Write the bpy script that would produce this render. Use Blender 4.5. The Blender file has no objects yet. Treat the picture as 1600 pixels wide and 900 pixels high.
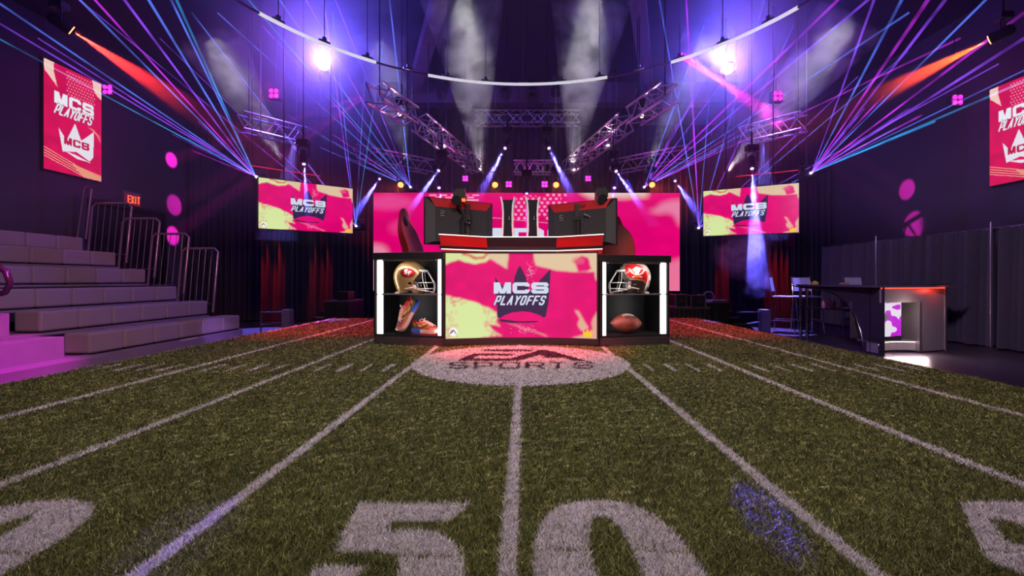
import bpy, bmesh, math, random
import numpy as np
from mathutils import Vector, Matrix
random.seed(7); RNG = np.random.default_rng(7)
S = bpy.context.scene; COL = S.collection
R = math.radians; PI = math.pi
# ------------------------------------------------------------------ camera, world, exposure
F = 711.0; CZ = 1.14; T = 0.57            # focal length in px, camera height, height of the turf stage
cam = bpy.data.objects.new('camera', bpy.data.cameras.new('camera')); COL.objects.link(cam)
cam.location = (0.02, 0, CZ); cam.rotation_euler = (PI/2, 0, 0)
cam.data.lens = 16.0; cam.data.sensor_width = 36.0
cam.data.shift_x = -18/1600; cam.data.shift_y = -12/1600
cam.data.clip_start = 0.02; cam.data.clip_end = 100
S.camera = cam
S.view_settings.view_transform = 'Standard'; S.view_settings.look = 'None'
S.view_settings.exposure = 0.0; S.view_settings.gamma = 1.0; S.view_settings.use_curve_mapping = False
w = bpy.data.worlds.new('world'); S.world = w; w.use_nodes = True
w.node_tree.nodes['Background'].inputs[0].default_value = (0.34, 0.09, 0.34, 1)
w.node_tree.nodes['Background'].inputs[1].default_value = 0.02
def P(px, py, d): return Vector((0.02+(px-818)/F*d, d, CZ+(438-py)/F*d))
def srgb(r, g, b):
    f = lambda c: (c/255/12.92 if c/255 <= 0.04045 else ((c/255+0.055)/1.055)**2.4)
    return (f(r), f(g), f(b))
def light(kind, name, loc, energy, color, target=None, size=0.05, spot=40, blend=0.3, parent=None, sx=None, sy=None):
    l = bpy.data.lights.new(name, kind); l.energy = energy; l.color = color
    if kind == 'AREA':
        l.shape = 'RECTANGLE'; l.size = sx or size; l.size_y = sy or size
    else: l.shadow_soft_size = size
    if kind == 'SPOT': l.spot_size = R(spot); l.spot_blend = blend
    o = bpy.data.objects.new(name, l); COL.objects.link(o); loc = Vector(loc)
    if target is not None: o.rotation_euler = (Vector(target)-loc).to_track_quat('-Z', 'Y').to_euler()
    if parent is not None:
        o.parent = parent; loc = loc - ORG.get(parent.name, Vector())
    o.location = loc
    return o
ORG = {}
# unseen spots added for stage light on turf, desk front and bleacher fascia
light('SPOT', 'turf_fill_spot', (-2.6, -0.8, 5.6), 760, (1.0, 0.87, 0.70), (-1.2, 2.2, T), 0.35, 75, 0.9)
light('SPOT', 'turf_fill_spot', (2.6, -0.8, 5.6), 760, (1.0, 0.87, 0.70), (1.2, 2.2, T), 0.35, 75, 0.9)
light('SPOT', 'front_wash', (0.0, -1.5, 4.6), 700, (1.0, 0.72, 0.76), (0.0, 4.1, T+0.4), 0.3, 26, 0.9)
light('SPOT', 'fascia_wash', (-4.2, 6.6, 1.3), 260, (.45, .20, 1.0), (-5.72, 8.6, .05), 0.02, 18, 0.9)
# unseen red spots added over the desk, in place of the par lights
light('SPOT', 'red_wash', (-2.6, 3.6, 5.2), 2100, (1.0, 0.012, 0.025), (-2.3, 5.7, T), 0.15, 34, 0.8)
light('SPOT', 'red_wash', (2.6, 3.6, 5.2), 2100, (1.0, 0.012, 0.025), (2.3, 5.7, T), 0.15, 34, 0.8)
light('SPOT', 'red_wash', (0.0, 2.0, 4.9), 2600, (1.0, 0.03, 0.07), (0.0, 3.95, T+0.2), 0.15, 26, 0.9)
# violet wash for the bleacher side and the curtain side
light('SPOT', 'violet_wash', (-0.5, 1.5, 4.6), 1250, (1.0, 0.52, 0.62), (-7.0, 7.8, 0.9), 0.3, 44, 0.9)
light('SPOT', 'magenta_wash', (-3.2, 4.2, 4.6), 2600, (0.95, 0.02, 0.75), (-6.1, 5.0, 0.3), 0.1, 22, 0.35)
light('SPOT', 'curtain_wash', (1.5, 1.5, 4.6), 1300, (0.66, 0.50, 0.80), (8.0, 8.6, 0.9), 0.3, 40, 0.9)
light('SPOT', 'wall_wash', (-3.0, 7.0, 5.8), 300, (1.0, 0.22, 0.60), (-9.4, 10.5, 3.0), 0.3, 60, 0.9)
light('SPOT', 'wall_wash', (3.0, 7.0, 5.8), 220, (1.0, 0.25, 0.62), (8.6, 10.5, 3.4), 0.3, 60, 0.9)
# ------------------------------------------------------------------ materials
MATS = {}
def mat(name, col, rough=0.6, metal=0.0, noise=0.0, nscale=20.0, bump=0.0, bscale=200.0, spec=0.5, stretch=None):
    if name in MATS: return MATS[name]
    m = bpy.data.materials.new(name); m.use_nodes = True; nt = m.node_tree; b = nt.nodes['Principled BSDF']
    b.inputs['Base Color'].default_value = (*col, 1); b.inputs['Roughness'].default_value = rough
    b.inputs['Metallic'].default_value = metal; b.inputs['Specular IOR Level'].default_value = spec
    if noise or bump:
        tc = nt.nodes.new('ShaderNodeTexCoord'); mp = nt.nodes.new('ShaderNodeMapping')
        nt.links.new(tc.outputs['Object'], mp.inputs[0])
        if stretch: mp.inputs['Scale'].default_value = stretch
    if noise:
        n = nt.nodes.new('ShaderNodeTexNoise'); n.inputs['Scale'].default_value = nscale; n.inputs['Detail'].default_value = 4
        nt.links.new(mp.outputs[0], n.inputs['Vector'])
        mx = nt.nodes.new('ShaderNodeMix'); mx.data_type = 'RGBA'
        mx.inputs[6].default_value = (*[c*(1-noise) for c in col], 1); mx.inputs[7].default_value = (*[min(1, c*(1+noise)) for c in col], 1)
        nt.links.new(n.outputs['Fac'], mx.inputs[0]); nt.links.new(mx.outputs[2], b.inputs['Base Color'])
    if bump:
        n = nt.nodes.new('ShaderNodeTexNoise'); n.inputs['Scale'].default_value = bscale
        nt.links.new(mp.outputs[0], n.inputs['Vector'])
        bp = nt.nodes.new('ShaderNodeBump'); bp.inputs['Strength'].default_value = bump; bp.inputs['Distance'].default_value = 0.01
        nt.links.new(n.outputs['Fac'], bp.inputs['Height']); nt.links.new(bp.outputs[0], b.inputs['Normal'])
    MATS[name] = m; return m
def emit(name, col, strength=1.0, base=(0.02, 0.02, 0.02)):
    if name in MATS: return MATS[name]
    m = bpy.data.materials.new(name); m.use_nodes = True; b = m.node_tree.nodes['Principled BSDF']
    b.inputs['Base Color'].default_value = (*base, 1)
    b.inputs['Emission Color'].default_value = (*col, 1); b.inputs['Emission Strength'].default_value = strength
    MATS[name] = m; return m
def attr_mat(name, screen=0.0, rough=0.5, metal=0.0, coat=0.0, spec=0.5, translucent=0.0):
    m = bpy.data.materials.new(name); m.use_nodes = True; nt = m.node_tree; b = nt.nodes['Principled BSDF']
    a = nt.nodes.new('ShaderNodeAttribute'); a.attribute_name = 'col'
    b.inputs['Roughness'].default_value = rough; b.inputs['Metallic'].default_value = metal
    b.inputs['Coat Weight'].default_value = coat; b.inputs['Specular IOR Level'].default_value = spec
    if screen:
        b.inputs['Base Color'].default_value = (0.01, 0.01, 0.01, 1)
        nt.links.new(a.outputs['Color'], b.inputs['Emission Color']); b.inputs['Emission Strength'].default_value = screen
    else: nt.links.new(a.outputs['Color'], b.inputs['Base Color'])
    return m
def beam_mat(name, col, strength):                     # a laser beam in haze: dims with distance from its projector, broken up by the haze
    m = bpy.data.materials.new(name); m.use_nodes = True; nt = m.node_tree; nt.nodes.clear(); N = nt.nodes.new; K = nt.links.new
    o = N('ShaderNodeOutputMaterial'); ad = N('ShaderNodeAddShader'); t = N('ShaderNodeBsdfTransparent'); e = N('ShaderNodeEmission')
    tc = N('ShaderNodeTexCoord'); ln = N('ShaderNodeVectorMath'); ln.operation = 'LENGTH'; K(tc.outputs['Object'], ln.inputs[0])
    a1 = N('ShaderNodeMath'); a1.operation = 'MULTIPLY_ADD'; a1.inputs[1].default_value = .28; a1.inputs[2].default_value = .75; K(ln.outputs['Value'], a1.inputs[0])
    dv = N('ShaderNodeMath'); dv.operation = 'DIVIDE'; dv.inputs[0].default_value = strength; K(a1.outputs[0], dv.inputs[1])
    n = N('ShaderNodeTexNoise'); n.inputs['Scale'].default_value = 1.6; n.inputs['Detail'].default_value = 3; K(tc.outputs['Object'], n.inputs['Vector'])
    r = N('ShaderNodeMapRange'); r.inputs[1].default_value = .36; r.inputs[2].default_value = .62; r.inputs[3].default_value = .25; r.inputs[4].default_value = 1.1; K(n.outputs['Fac'], r.inputs[0])
    mu = N('ShaderNodeMath'); mu.operation = 'MULTIPLY'; K(dv.outputs[0], mu.inputs[0]); K(r.outputs[0], mu.inputs[1]); K(mu.outputs[0], e.inputs[1])
    e.inputs[0].default_value = (*col, 1)
    K(t.outputs[0], ad.inputs[0]); K(e.outputs[0], ad.inputs[1]); K(ad.outputs[0], o.inputs[0])
    return m
def glow_haze(name, density, reach=2.4):                            # denser puff of haze that thins out away from its centre
    m = bpy.data.materials.new(name); m.use_nodes = True; nt = m.node_tree; nt.nodes.clear(); N = nt.nodes.new; K = nt.links.new
    o = N('ShaderNodeOutputMaterial'); v = N('ShaderNodeVolumeScatter'); v.inputs['Anisotropy'].default_value = .1
    tc = N('ShaderNodeTexCoord'); g = N('ShaderNodeVectorMath'); g.operation = 'LENGTH'; K(tc.outputs['Object'], g.inputs[0])
    r = N('ShaderNodeMapRange'); r.interpolation_type = 'SMOOTHSTEP'; r.inputs[1].default_value = 0; r.inputs[2].default_value = reach; r.inputs[3].default_value = density; r.inputs[4].default_value = 0
    K(g.outputs['Value'], r.inputs[0]); K(r.outputs[0], v.inputs['Density']); K(v.outputs[0], o.inputs['Volume'])
    return m
def haze_mat(name, density, col=(1, 1, 1), aniso=0.1, noise=None):
    m = bpy.data.materials.new(name); m.use_nodes = True; nt = m.node_tree; nt.nodes.clear()
    o = nt.nodes.new('ShaderNodeOutputMaterial'); v = nt.nodes.new('ShaderNodeVolumeScatter')
    v.inputs['Color'].default_value = (*col, 1); v.inputs['Density'].default_value = density; v.inputs['Anisotropy'].default_value = aniso
    if noise:
        tc = nt.nodes.new('ShaderNodeTexCoord'); n = nt.nodes.new('ShaderNodeTexNoise')
        n.inputs['Scale'].default_value = noise; n.inputs['Detail'].default_value = 5; n.inputs['Distortion'].default_value = 1.2
        r = nt.nodes.new('ShaderNodeMapRange'); r.inputs[1].default_value = 0.38; r.inputs[2].default_value = 0.72
        r.inputs[3].default_value = 0.0; r.inputs[4].default_value = density
        nt.links.new(tc.outputs['Object'], n.inputs['Vector']); nt.links.new(n.outputs['Fac'], r.inputs[0]); nt.links.new(r.outputs[0], v.inputs['Density'])
    nt.links.new(v.outputs[0], o.inputs['Volume'])
    return m
BLACK = mat('matte_black', (0.012, 0.011, 0.014), 0.6)
SATIN = mat('satin_black', (0.02, 0.018, 0.022), 0.3)
ALU = mat('aluminium', (0.78, 0.70, 0.76), 0.30, 1.0)
CHROME = mat('chrome', (0.8, 0.8, 0.82), 0.15, 1.0)
STEEL = mat('brushed_steel', (0.42, 0.40, 0.40), 0.38, 0.8, 0.12, 30, stretch=(1, 1, 12))
DARKSTEEL = mat('dark_steel', (0.10, 0.09, 0.11), 0.4, 0.7)
WHITELED = emit('white_led', (1.0, 0.97, 0.90), 2.6)
STRIPLED = emit('strip_led', (1.0, 0.86, 0.80), 2.2)
# ------------------------------------------------------------------ mesh helpers
class MB:
    def __init__(s): s.v = []; s.f = []; s.m = []
    def add(s, vs, fs, m=0):
        b = len(s.v); s.v += [tuple(v) for v in vs]; s.f += [tuple(i+b for i in f) for f in fs]; s.m += [m]*len(fs); return s
    def box(s, x0, x1, y0, y1, z0, z1, m=0):
        return s.add([(x, y, z) for z in (z0, z1) for y in (y0, y1) for x in (x0, x1)],
                     [(0, 2, 3, 1), (4, 5, 7, 6), (0, 1, 5, 4), (2, 6, 7, 3), (0, 4, 6, 2), (1, 3, 7, 5)], m)
    def obox(s, c, size, M=None, m=0):
        M = M or Matrix.Identity(3); h = [q/2 for q in size]; c = Vector(c)
        return s.add([c+M@Vector((x*h[0], y*h[1], z*h[2])) for z in (-1, 1) for y in (-1, 1) for x in (-1, 1)],
                     [(0, 2, 3, 1), (4, 5, 7, 6), (0, 1, 5, 4), (2, 6, 7, 3), (0, 4, 6, 2), (1, 3, 7, 5)], m)
    def tube(s, pts, r, n=8, m=0, closed=False):
        pts = [Vector(p) for p in pts]; N = len(pts); rr = r if isinstance(r, (list, tuple)) else [r]*N
        vs = []; up = None
        for i, p in enumerate(pts):
            a = pts[(i-1) % N] if (closed or i > 0) else p; b = pts[(i+1) % N] if (closed or i < N-1) else p
            t = (b-a).normalized()
            if up is None: up = Vector((0, 0, 1)) if abs(t.z) < 0.9 else Vector((1, 0, 0))
            x = t.cross(up)
            if x.length < 1e-5: x = t.orthogonal()
            x.normalize(); y = x.cross(t).normalized(); up = y
            vs += [p+(x*math.cos(2*PI*k/n)+y*math.sin(2*PI*k/n))*rr[i] for k in range(n)]
        fs = []
        for i in range(N if closed else N-1):
            j = (i+1) % N
            fs += [(i*n+k, i*n+(k+1) % n, j*n+(k+1) % n, j*n+k) for k in range(n)]
        if not closed: fs += [tuple(range(n))[::-1], tuple((N-1)*n+k for k in range(n))]
        return s.add(vs, fs, m)
    def cyl(s, p0, p1, r0, r1=None, n=20, m=0): return s.tube([p0, p1], [r0, r0 if r1 is None else r1], n, m)
    def prism(s, poly, fn, w0, w1, m=0, ms=None):
        n = len(poly); vs = [fn(u, v, w0) for u, v in poly]+[fn(u, v, w1) for u, v in poly]
        s.add(vs, [tuple(range(n))[::-1], tuple(range(n, 2*n))], m)
        return s.add(vs, [(i, (i+1) % n, n+(i+1) % n, n+i) for i in range(n)], m if ms is None else ms)
    def lathe(s, prof, c, M=None, n=24, m=0):
        M = M or Matrix.Identity(3); c = Vector(c); k = len(prof)
        vs = [c+M@Vector((r*math.cos(2*PI*j/n), r*math.sin(2*PI*j/n), z)) for r, z in prof for j in range(n)]
        fs = [(i*n+j, i*n+(j+1) % n, (i+1)*n+(j+1) % n, (i+1)*n+j) for i in range(k-1) for j in range(n)]
        return s.add(vs, fs, m)
    def ball(s, c, rx, ry=None, rz=None, n=16, m=0):
        ry = ry or rx; rz = rz or rx; c = Vector(c); k = n//2
        vs = [c+Vector((rx*math.sin(PI*i/k)*math.cos(2*PI*j/n), ry*math.sin(PI*i/k)*math.sin(2*PI*j/n), rz*math.cos(PI*i/k))) for i in range(k+1) for j in range(n)]
        return s.add(vs, [(i*n+j, (i+1)*n+j, (i+1)*n+(j+1) % n, i*n+(j+1) % n) for i in range(k) for j in range(n)], m)
    def build(s, name, mats, parent=None, smooth=False, bev=0.0, sub=0):
        org = ORG.get(parent.name, Vector()) if parent else Vector()
        me = bpy.data.meshes.new(name); me.from_pydata([(x-org.x, y-org.y, z-org.z) for x, y, z in s.v], [], s.f)
        for m in (mats if isinstance(mats, (list, tuple)) else [mats]): me.materials.append(m)
        me.polygons.foreach_set('material_index', s.m)
        me.polygons.foreach_set('use_smooth', [smooth]*len(me.polygons)); me.update()
        if smooth:
            bm = bmesh.new(); bm.from_mesh(me); bmesh.ops.remove_doubles(bm, verts=bm.verts, dist=1e-5)
            bmesh.ops.recalc_face_normals(bm, faces=bm.faces)
            for e in bm.edges:
                if len(e.link_faces) == 2 and e.calc_face_angle(0) > R(42): e.smooth = False
            bm.to_mesh(me); bm.free()
        o = bpy.data.objects.new(name, me); COL.objects.link(o); ORG[o.name] = org
        if parent: o.parent = parent
        if bev:
            b = o.modifiers.new('edge', 'BEVEL'); b.width = bev; b.segments = 2; b.limit_method = 'ANGLE'
        if sub:
            q = o.modifiers.new('smooth', 'SUBSURF'); q.levels = sub; q.render_levels = sub
        return o
def tag(o, label=None, cat=None, group=None, kind=None):
    if label: o['label'] = label
    if cat: o['category'] = cat
    if group: o['group'] = group
    if kind: o['kind'] = kind
    return o
def root(name, loc, label, cat, group=None):
    o = bpy.data.objects.new(name, None); COL.objects.link(o); o.location = loc; o.empty_display_size = 0.1
    ORG[o.name] = Vector(loc); return tag(o, label, cat, group)
def struct(name, mb, m, **k): o = mb.build(name, m, **k); o['kind'] = 'structure'; return o
def copy_tree(o, parent=None):
    c = o.copy(); COL.objects.link(c)
    if parent is not None: c.parent = parent
    for ch in list(o.children): copy_tree(ch, c)
    return c
def grid(name, XYZ, colors, m, parent=None, drop=None, smooth=True):
    """XYZ: (nv, nu, 3) points, colors: (nv, nu, 3) linear colours on the points."""
    nv, nu, _ = XYZ.shape; idx = np.arange(nv*nu).reshape(nv, nu)
    q = np.stack([idx[:-1, :-1], idx[:-1, 1:], idx[1:, 1:], idx[1:, :-1]], -1).reshape(-1, 4)
    if drop is not None: q = q[~drop.reshape(-1)]
    org = ORG.get(parent.name, Vector()) if parent else Vector()
    V = XYZ.reshape(-1, 3)-np.array(org); me = bpy.data.meshes.new(name)
    me.vertices.add(len(V)); me.vertices.foreach_set('co', V.astype(np.float32).ravel())
    me.loops.add(q.size); me.loops.foreach_set('vertex_index', q.ravel().astype(np.int32))
    me.polygons.add(len(q)); me.polygons.foreach_set('loop_start', np.arange(0, q.size, 4, dtype=np.int32))
    me.update(calc_edges=True)
    me.polygons.foreach_set('use_smooth', [smooth]*len(q))
    if colors is not None:
        a = me.color_attributes.new('col', 'FLOAT_COLOR', 'POINT')
        c = np.ones((len(V), 4), np.float32); c[:, :3] = colors.reshape(-1, 3); a.data.foreach_set('color', c.ravel())
    me.materials.append(m); o = bpy.data.objects.new(name, me); COL.objects.link(o); ORG[o.name] = org
    if parent: o.parent = parent
    return o
# ------------------------------------------------------------------ flat pictures worked out point by point (screens, decals, field paint)
class Paint:
    def __init__(s, X, Y, bg): s.X = X; s.Y = Y; s.C = np.ones(X.shape+(3,))*np.array(bg)
    def put(s, mask, col, a=1.0):
        k = (mask.astype(float)*a)[..., None]; s.C = s.C*(1-k)+np.array(col)*k
    def poly(s, pts): 
        m = np.zeros(s.X.shape, bool); n = len(pts)
        for i in range(n):
            x0, y0 = pts[i]; x1, y1 = pts[(i+1) % n]
            if y0 == y1: continue
            m ^= ((y0 > s.Y) != (y1 > s.Y)) & (s.X < (x1-x0)*(s.Y-y0)/(y1-y0)+x0)
        return m
    def dist(s, pts):
        d = np.full(s.X.shape, 1e9)
        for (x0, y0), (x1, y1) in zip(pts[:-1], pts[1:]):
            L = (x1-x0)**2+(y1-y0)**2+1e-12; t = np.clip(((s.X-x0)*(x1-x0)+(s.Y-y0)*(y1-y0))/L, 0, 1)
            d = np.minimum(d, np.hypot(s.X-x0-t*(x1-x0), s.Y-y0-t*(y1-y0)))
        return d
    def strokes(s, lines, w):
        m = np.zeros(s.X.shape, bool)
        for l in lines: m |= s.dist(l) < w/2
        return m
    def disc(s, x, y, rx, ry=None): return ((s.X-x)/rx)**2+((s.Y-y)/(ry or rx))**2 < 1
FONT = {'A': [[(0, 1), (.5, 0), (1, 1)], [(.22, .66), (.78, .66)]], 'B': [[(0, 0), (0, 1), (.8, 1), (1, .75), (.8, .5), (0, .5)], [(.8, .5), (.95, .25), (.8, 0), (0, 0)]],
 'C': [[(1, .22), (.85, 0), (.15, 0), (0, .2), (0, .8), (.15, 1), (.85, 1), (1, .78)]], 'E': [[(1, 0), (0, 0), (0, 1), (1, 1)], [(0, .5), (.85, .5)]],
 'F': [[(1, 0), (0, 0), (0, 1)], [(0, .5), (.8, .5)]], 'I': [[(.5, 0), (.5, 1)]], 'L': [[(0, 0), (0, 1), (1, 1)]],
 'M': [[(0, 1), (0, 0), (.5, 1), (1, 0), (1, 1)]], 'N': [[(0, 1), (0, 0), (1, 1), (1, 0)]], 'O': [[(.15, 0), (.85, 0), (1, .2), (1, .8), (.85, 1), (.15, 1), (0, .8), (0, .2), (.15, 0)]],
 'P': [[(0, 1), (0, 0), (.85, 0), (1, .15), (1, .45), (.85, .6), (0, .6)]], 'Q': [[(.15, 0), (.85, 0), (1, .2), (1, .8), (.85, 1), (.15, 1), (0, .8), (0, .2), (.15, 0)], [(.6, .7), (1, 1)]],
 'R': [[(0, 1), (0, 0), (.85, 0), (1, .15), (1, .4), (.85, .55), (0, .55)], [(.6, .55), (1, 1)]], 'S': [[(1, .2), (.85, 0), (.15, 0), (0, .15), (0, .35), (.15, .48), (.85, .52), (1, .65), (1, .85), (.85, 1), (.15, 1), (0, .82)]],
 'T': [[(0, 0), (1, 0)], [(.5, 0), (.5, 1)]], 'W': [[(0, 0), (.25, 1), (.5, .2), (.75, 1), (1, 0)]], 'X': [[(0, 0), (1, 1)], [(1, 0), (0, 1)]], 'Y': [[(0, 0), (.5, .5), (1, 0)], [(.5, .5), (.5, 1)]]}
def text(word, x0, y0, x1, y1, gap=0.25, slant=0.0, inset=0.0):
    n = len(word); wd = (x1-x0)/(n+gap*(n-1)); out = []
    for i, ch in enumerate(word):
        if ch == ' ': continue
        ox = x0+i*wd*(1+gap)
        for l in FONT[ch]: out.append([(ox+inset+px*(wd-2*inset)+slant*(1-py)*(y1-y0), y0+(inset if y1 > y0 else -inset)+py*((y1-y0)-(2*inset if y1 > y0 else -2*inset))) for px, py in l])
    return out
def block_text(p, word, x0, y0, x1, y1, th, gap, col):
    n = len(word); wd = (x1-x0)/(n+gap*(n-1)); h = y1-y0
    for i, ch in enumerate(word):
        o = x0+i*wd*(1+gap); q = lambda a, b, c, d: p.put((p.X >= o+a) & (p.X <= o+c) & (p.Y >= y0+b) & (p.Y <= y0+d), col)
        if ch == 'M':
            q(0, 0, th, h); q(wd-th, 0, wd, h)
            p.put(p.poly([(o, y0), (o+th*1.25, y0), (o+wd/2+th*.35, y1), (o+wd/2-th*.55, y1)]), col); p.put(p.poly([(o+wd-th*1.25, y0), (o+wd, y0), (o+wd/2+th*.55, y1), (o+wd/2-th*.35, y1)]), col)
        elif ch == 'C':
            k = th*.5
            p.put(p.poly([(o+k, y0), (o+wd-k, y0), (o+wd, y0+k), (o+wd, y0+h*.36), (o+wd-th, y0+h*.36), (o+wd-th, y0+th*.8), (o+th, y0+th*.8), (o+th, y1-th*.8), (o+wd-th, y1-th*.8), (o+wd-th, y0+h*.64), (o+wd, y0+h*.64), (o+wd, y1-k), (o+wd-k, y1), (o+k, y1), (o, y1-k), (o, y0+k)]), col)
        elif ch == 'S':
            t = th*.72; k = th*.4; m_ = h/2
            p.put(p.poly([(o+k, y0), (o+wd-k, y0), (o+wd, y0+k), (o+wd, y0+h*.34), (o+wd-th, y0+h*.34), (o+wd-th, y0+t), (o+th, y0+t), (o+th, y0+m_-t/2), (o+wd-k, y0+m_-t/2), (o+wd, y0+m_-t/2+k), (o+wd, y1-k), (o+wd-k, y1), (o+k, y1), (o, y1-k), (o, y0+h*.66), (o+th, y0+h*.66), (o+th, y1-t), (o+wd-th, y1-t), (o+wd-th, y0+m_+t/2), (o+k, y0+m_+t/2), (o, y0+m_+t/2-k), (o, y0+k)]), col)
def blur(C, n):
    for ax in (0, 1):
        A = np.concatenate([np.repeat(np.take(C, [0], ax), n, ax), C, np.repeat(np.take(C, [-1], ax), n, ax)], ax)
        C = sum(np.take(A, range(k, k+C.shape[ax]), ax) for k in range(2*n+1))/(2*n+1)
    return C
def vnoise(X, Y, sx, sy, seed=0):
    r = np.random.default_rng(seed); G = r.random((64, 64)); x = (X/sx) % 63; y = (Y/sy) % 63
    i = np.floor(x).astype(int); j = np.floor(y).astype(int); fx = x-i; fy = y-j; fx = fx*fx*(3-2*fx); fy = fy*fy*(3-2*fy)
    i1 = (i+1) % 64; j1 = (j+1) % 64
    return G[j, i]*(1-fx)*(1-fy)+G[j, i1]*fx*(1-fy)+G[j1, i]*(1-fx)*fy+G[j1, i1]*fx*fy
PINK = srgb(228, 0, 112); CREAM = srgb(214, 232, 160); BEIGE = srgb(222, 196, 160); NAVY = srgb(44, 34, 72); LETTER = srgb(208, 218, 238)
CROWN = [(488, 262), (530, 330), (650, 400), (668, 265), (700, 180), (716, 155), (735, 180), (775, 270), (800, 400), (870, 380), (900, 300), (985, 205), (1003, 190), (1000, 300), (985, 500), (960, 640), (942, 655), (900, 630), (820, 603), (740, 594), (650, 605), (580, 630), (530, 660), (510, 650)]
def wide_picture(u, v, p):
    w1 = Paint(u+16*(vnoise(u, v, 60, 60, 9)-.5), v+30*(vnoise(u, v, 60, 60, 3)-.5), PINK); PALE = srgb(238, 190, 205)  # paler smudge colours also carry the wash of haze over the screen
    p.put(w1.disc(110, 120, 110, 60), srgb(236, 90, 165), .55); p.put(w1.disc(60, 560, 60, 110), PALE, .45); p.put(w1.poly([(30, 600), (90, 640), (150, 860), (30, 860)]), PALE, .6); p.put(w1.disc(160, 330, 50, 60), srgb(235, 70, 145), .5)
    p.put(w1.poly([(960, 20), (1285, 20), (1270, 78), (1180, 92), (1020, 80)]), srgb(232, 205, 190), .9)
    p.put(w1.poly([(1280, 190), (1330, 130), (1430, 90), (1430, 330), (1370, 200), (1310, 215)]), srgb(235, 150, 185), .7); p.put(w1.poly([(1330, 640), (1430, 560), (1430, 860), (1300, 860)]), srgb(238, 150, 180), .55)
    p.put(w1.poly([(1180, 700), (1330, 720), (1300, 760), (1180, 745)]), srgb(238, 130, 180), .5)
    p.C = blur(p.C, 9)
    for k in range(9): p.put(p.strokes([[(300+k*24, 60+(k%2)*20), (322+k*24, 60+(k%2)*20)], [(310+k*22, 100), (336+k*22, 100)], [(305+k*26, 140), (324+k*26, 140)]], 12), PALE, .75)
    for k in range(10):
        for j in range(7): p.put(p.disc(670+k*26+(j % 2)*12, 58+j*32, 7.5, 12) & (vnoise(u, v, 50, 50, 12) > .25), srgb(246, 165, 195), .85)
    for k in range(3): p.put(p.strokes([[(540+k*120, 240+k*20), (640+k*110, 255+k*20)]], 5), PALE, .6)
    block_text(p, 'MCS', 476, 330, 984, 560, 44, .10, LETTER)
    return p.C
def playoffs_picture(nx, ny, red=0.0, wide=False):
    u, v = np.meshgrid(np.linspace(45, 1417, nx), np.linspace(40, 845, ny)); p = Paint(u, v, PINK)
    n1 = vnoise(u, v, 90, 70, 1); n2 = vnoise(u, v, 30, 14, 2)
    p.C *= (0.86+0.22*n1)[..., None]
    if wide: return wide_picture(u, v, p)
    w1 = Paint(u+14*(vnoise(u, v, 60, 50, 9)-.5), v+16*(vnoise(u, v, 60, 50, 3)-.5), PINK)
    p.put(w1.poly([(0, 0), (620, 0), (610, 60), (600, 110), (608, 190), (540, 150), (430, 88), (300, 70), (47, 30)]), BEIGE)
    p.put(w1.poly([(0, 0), (432, 0), (428, 90), (395, 122), (300, 138), (215, 126), (150, 100), (100, 118), (40, 158)]), CREAM, .95)
    p.put(w1.strokes([[(190, 45), (245, 62), (310, 82), (380, 80), (425, 45)]], 22), srgb(215, 20, 80), .85)
    p.put(w1.poly([(850, 0), (1430, 0), (1430, 215), (1350, 222), (1200, 214), (1060, 206), (960, 178), (868, 152), (845, 90)]), BEIGE)
    p.put(w1.poly([(1210, 108), (1290, 60), (1340, 80), (1372, 185), (1340, 215), (1260, 215), (1235, 160)]), PINK)
    p.put(w1.disc(1250, 110, 60, 40), srgb(225, 110, 130), .5)
    p.put(w1.poly([(1395, 150), (1430, 150), (1430, 340), (1400, 260)]), BEIGE)
    cre = w1.poly([(0, 425), (190, 468), (340, 520), (500, 590), (520, 655), (490, 680), (535, 740), (430, 715), (505, 825), (300, 860), (0, 860)])
    p.put(cre, CREAM, 1)
    st = vnoise(u, v, 9, 60, 5); st2 = vnoise(u, v, 60, 9, 6)
    p.put(cre & ((st > .72) | (st2 > .78)) & ((u < 150) | (u > 380)), srgb(225, 90, 130), .7)
    p.put(cre & (u < 230) & (u > 80) & (v < 540) & (n2 > .6), PINK, .7)
    p.put(w1.poly([(1225, 580), (1262, 590), (1300, 660), (1350, 745), (1290, 775), (1250, 722), (1268, 660)]), BEIGE, .75)
    p.put(w1.poly([(1420, 590), (1372, 700), (1385, 765), (1190, 850), (1430, 850)]), BEIGE, .7)
    for k in range(5): p.put(p.strokes([[(380+k*20, 690+k*22), (520+k*8, 830)]], 4), CREAM, .8)
    for k in range(4): p.put(p.strokes([[(600+k*30, 705+k*8), (960+k*5, 822+k*5)]], 3), BEIGE, .7)
    p.C = blur(p.C, max(2, nx//110))
    rnd = np.random.default_rng(4)
    for cx, cy, sx, sy, q in ((822, 200, 38, 80, 60), (768, 770, 75, 40, 60)):
        for _ in range(q): p.put(p.disc(cx+rnd.normal()*sx*.6, cy+rnd.normal()*sy*.5, 3.2), srgb(245, 190, 210), .8)
    p.put(p.poly(CROWN), NAVY)
    p.put(p.poly([(528, 668), (700, 690), (905, 686), (860, 702), (640, 706), (540, 692)]), NAVY)
    block_text(p, 'MCS', 476, 315, 984, 424, 42, .10, LETTER)
    ply = text('PLAYOFFS', 474, 440, 940, 536, .16, .32, 9)
    p.put(p.strokes(ply, 26), NAVY, .8); p.put(p.strokes(ply, 15), LETTER)
    p.put(p.disc(111, 783, 39), srgb(245, 245, 240)); p.put(p.strokes([[(84, 800), (112, 765), (135, 798)], [(92, 772), (112, 772)], [(84, 786), (105, 786)]], 7), NAVY)
    p.put(p.poly([(1298, 765), (1318, 790), (1337, 755), (1352, 790), (1378, 765), (1375, 832), (1300, 832)]), srgb(240, 200, 40))
    return p.C
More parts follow.
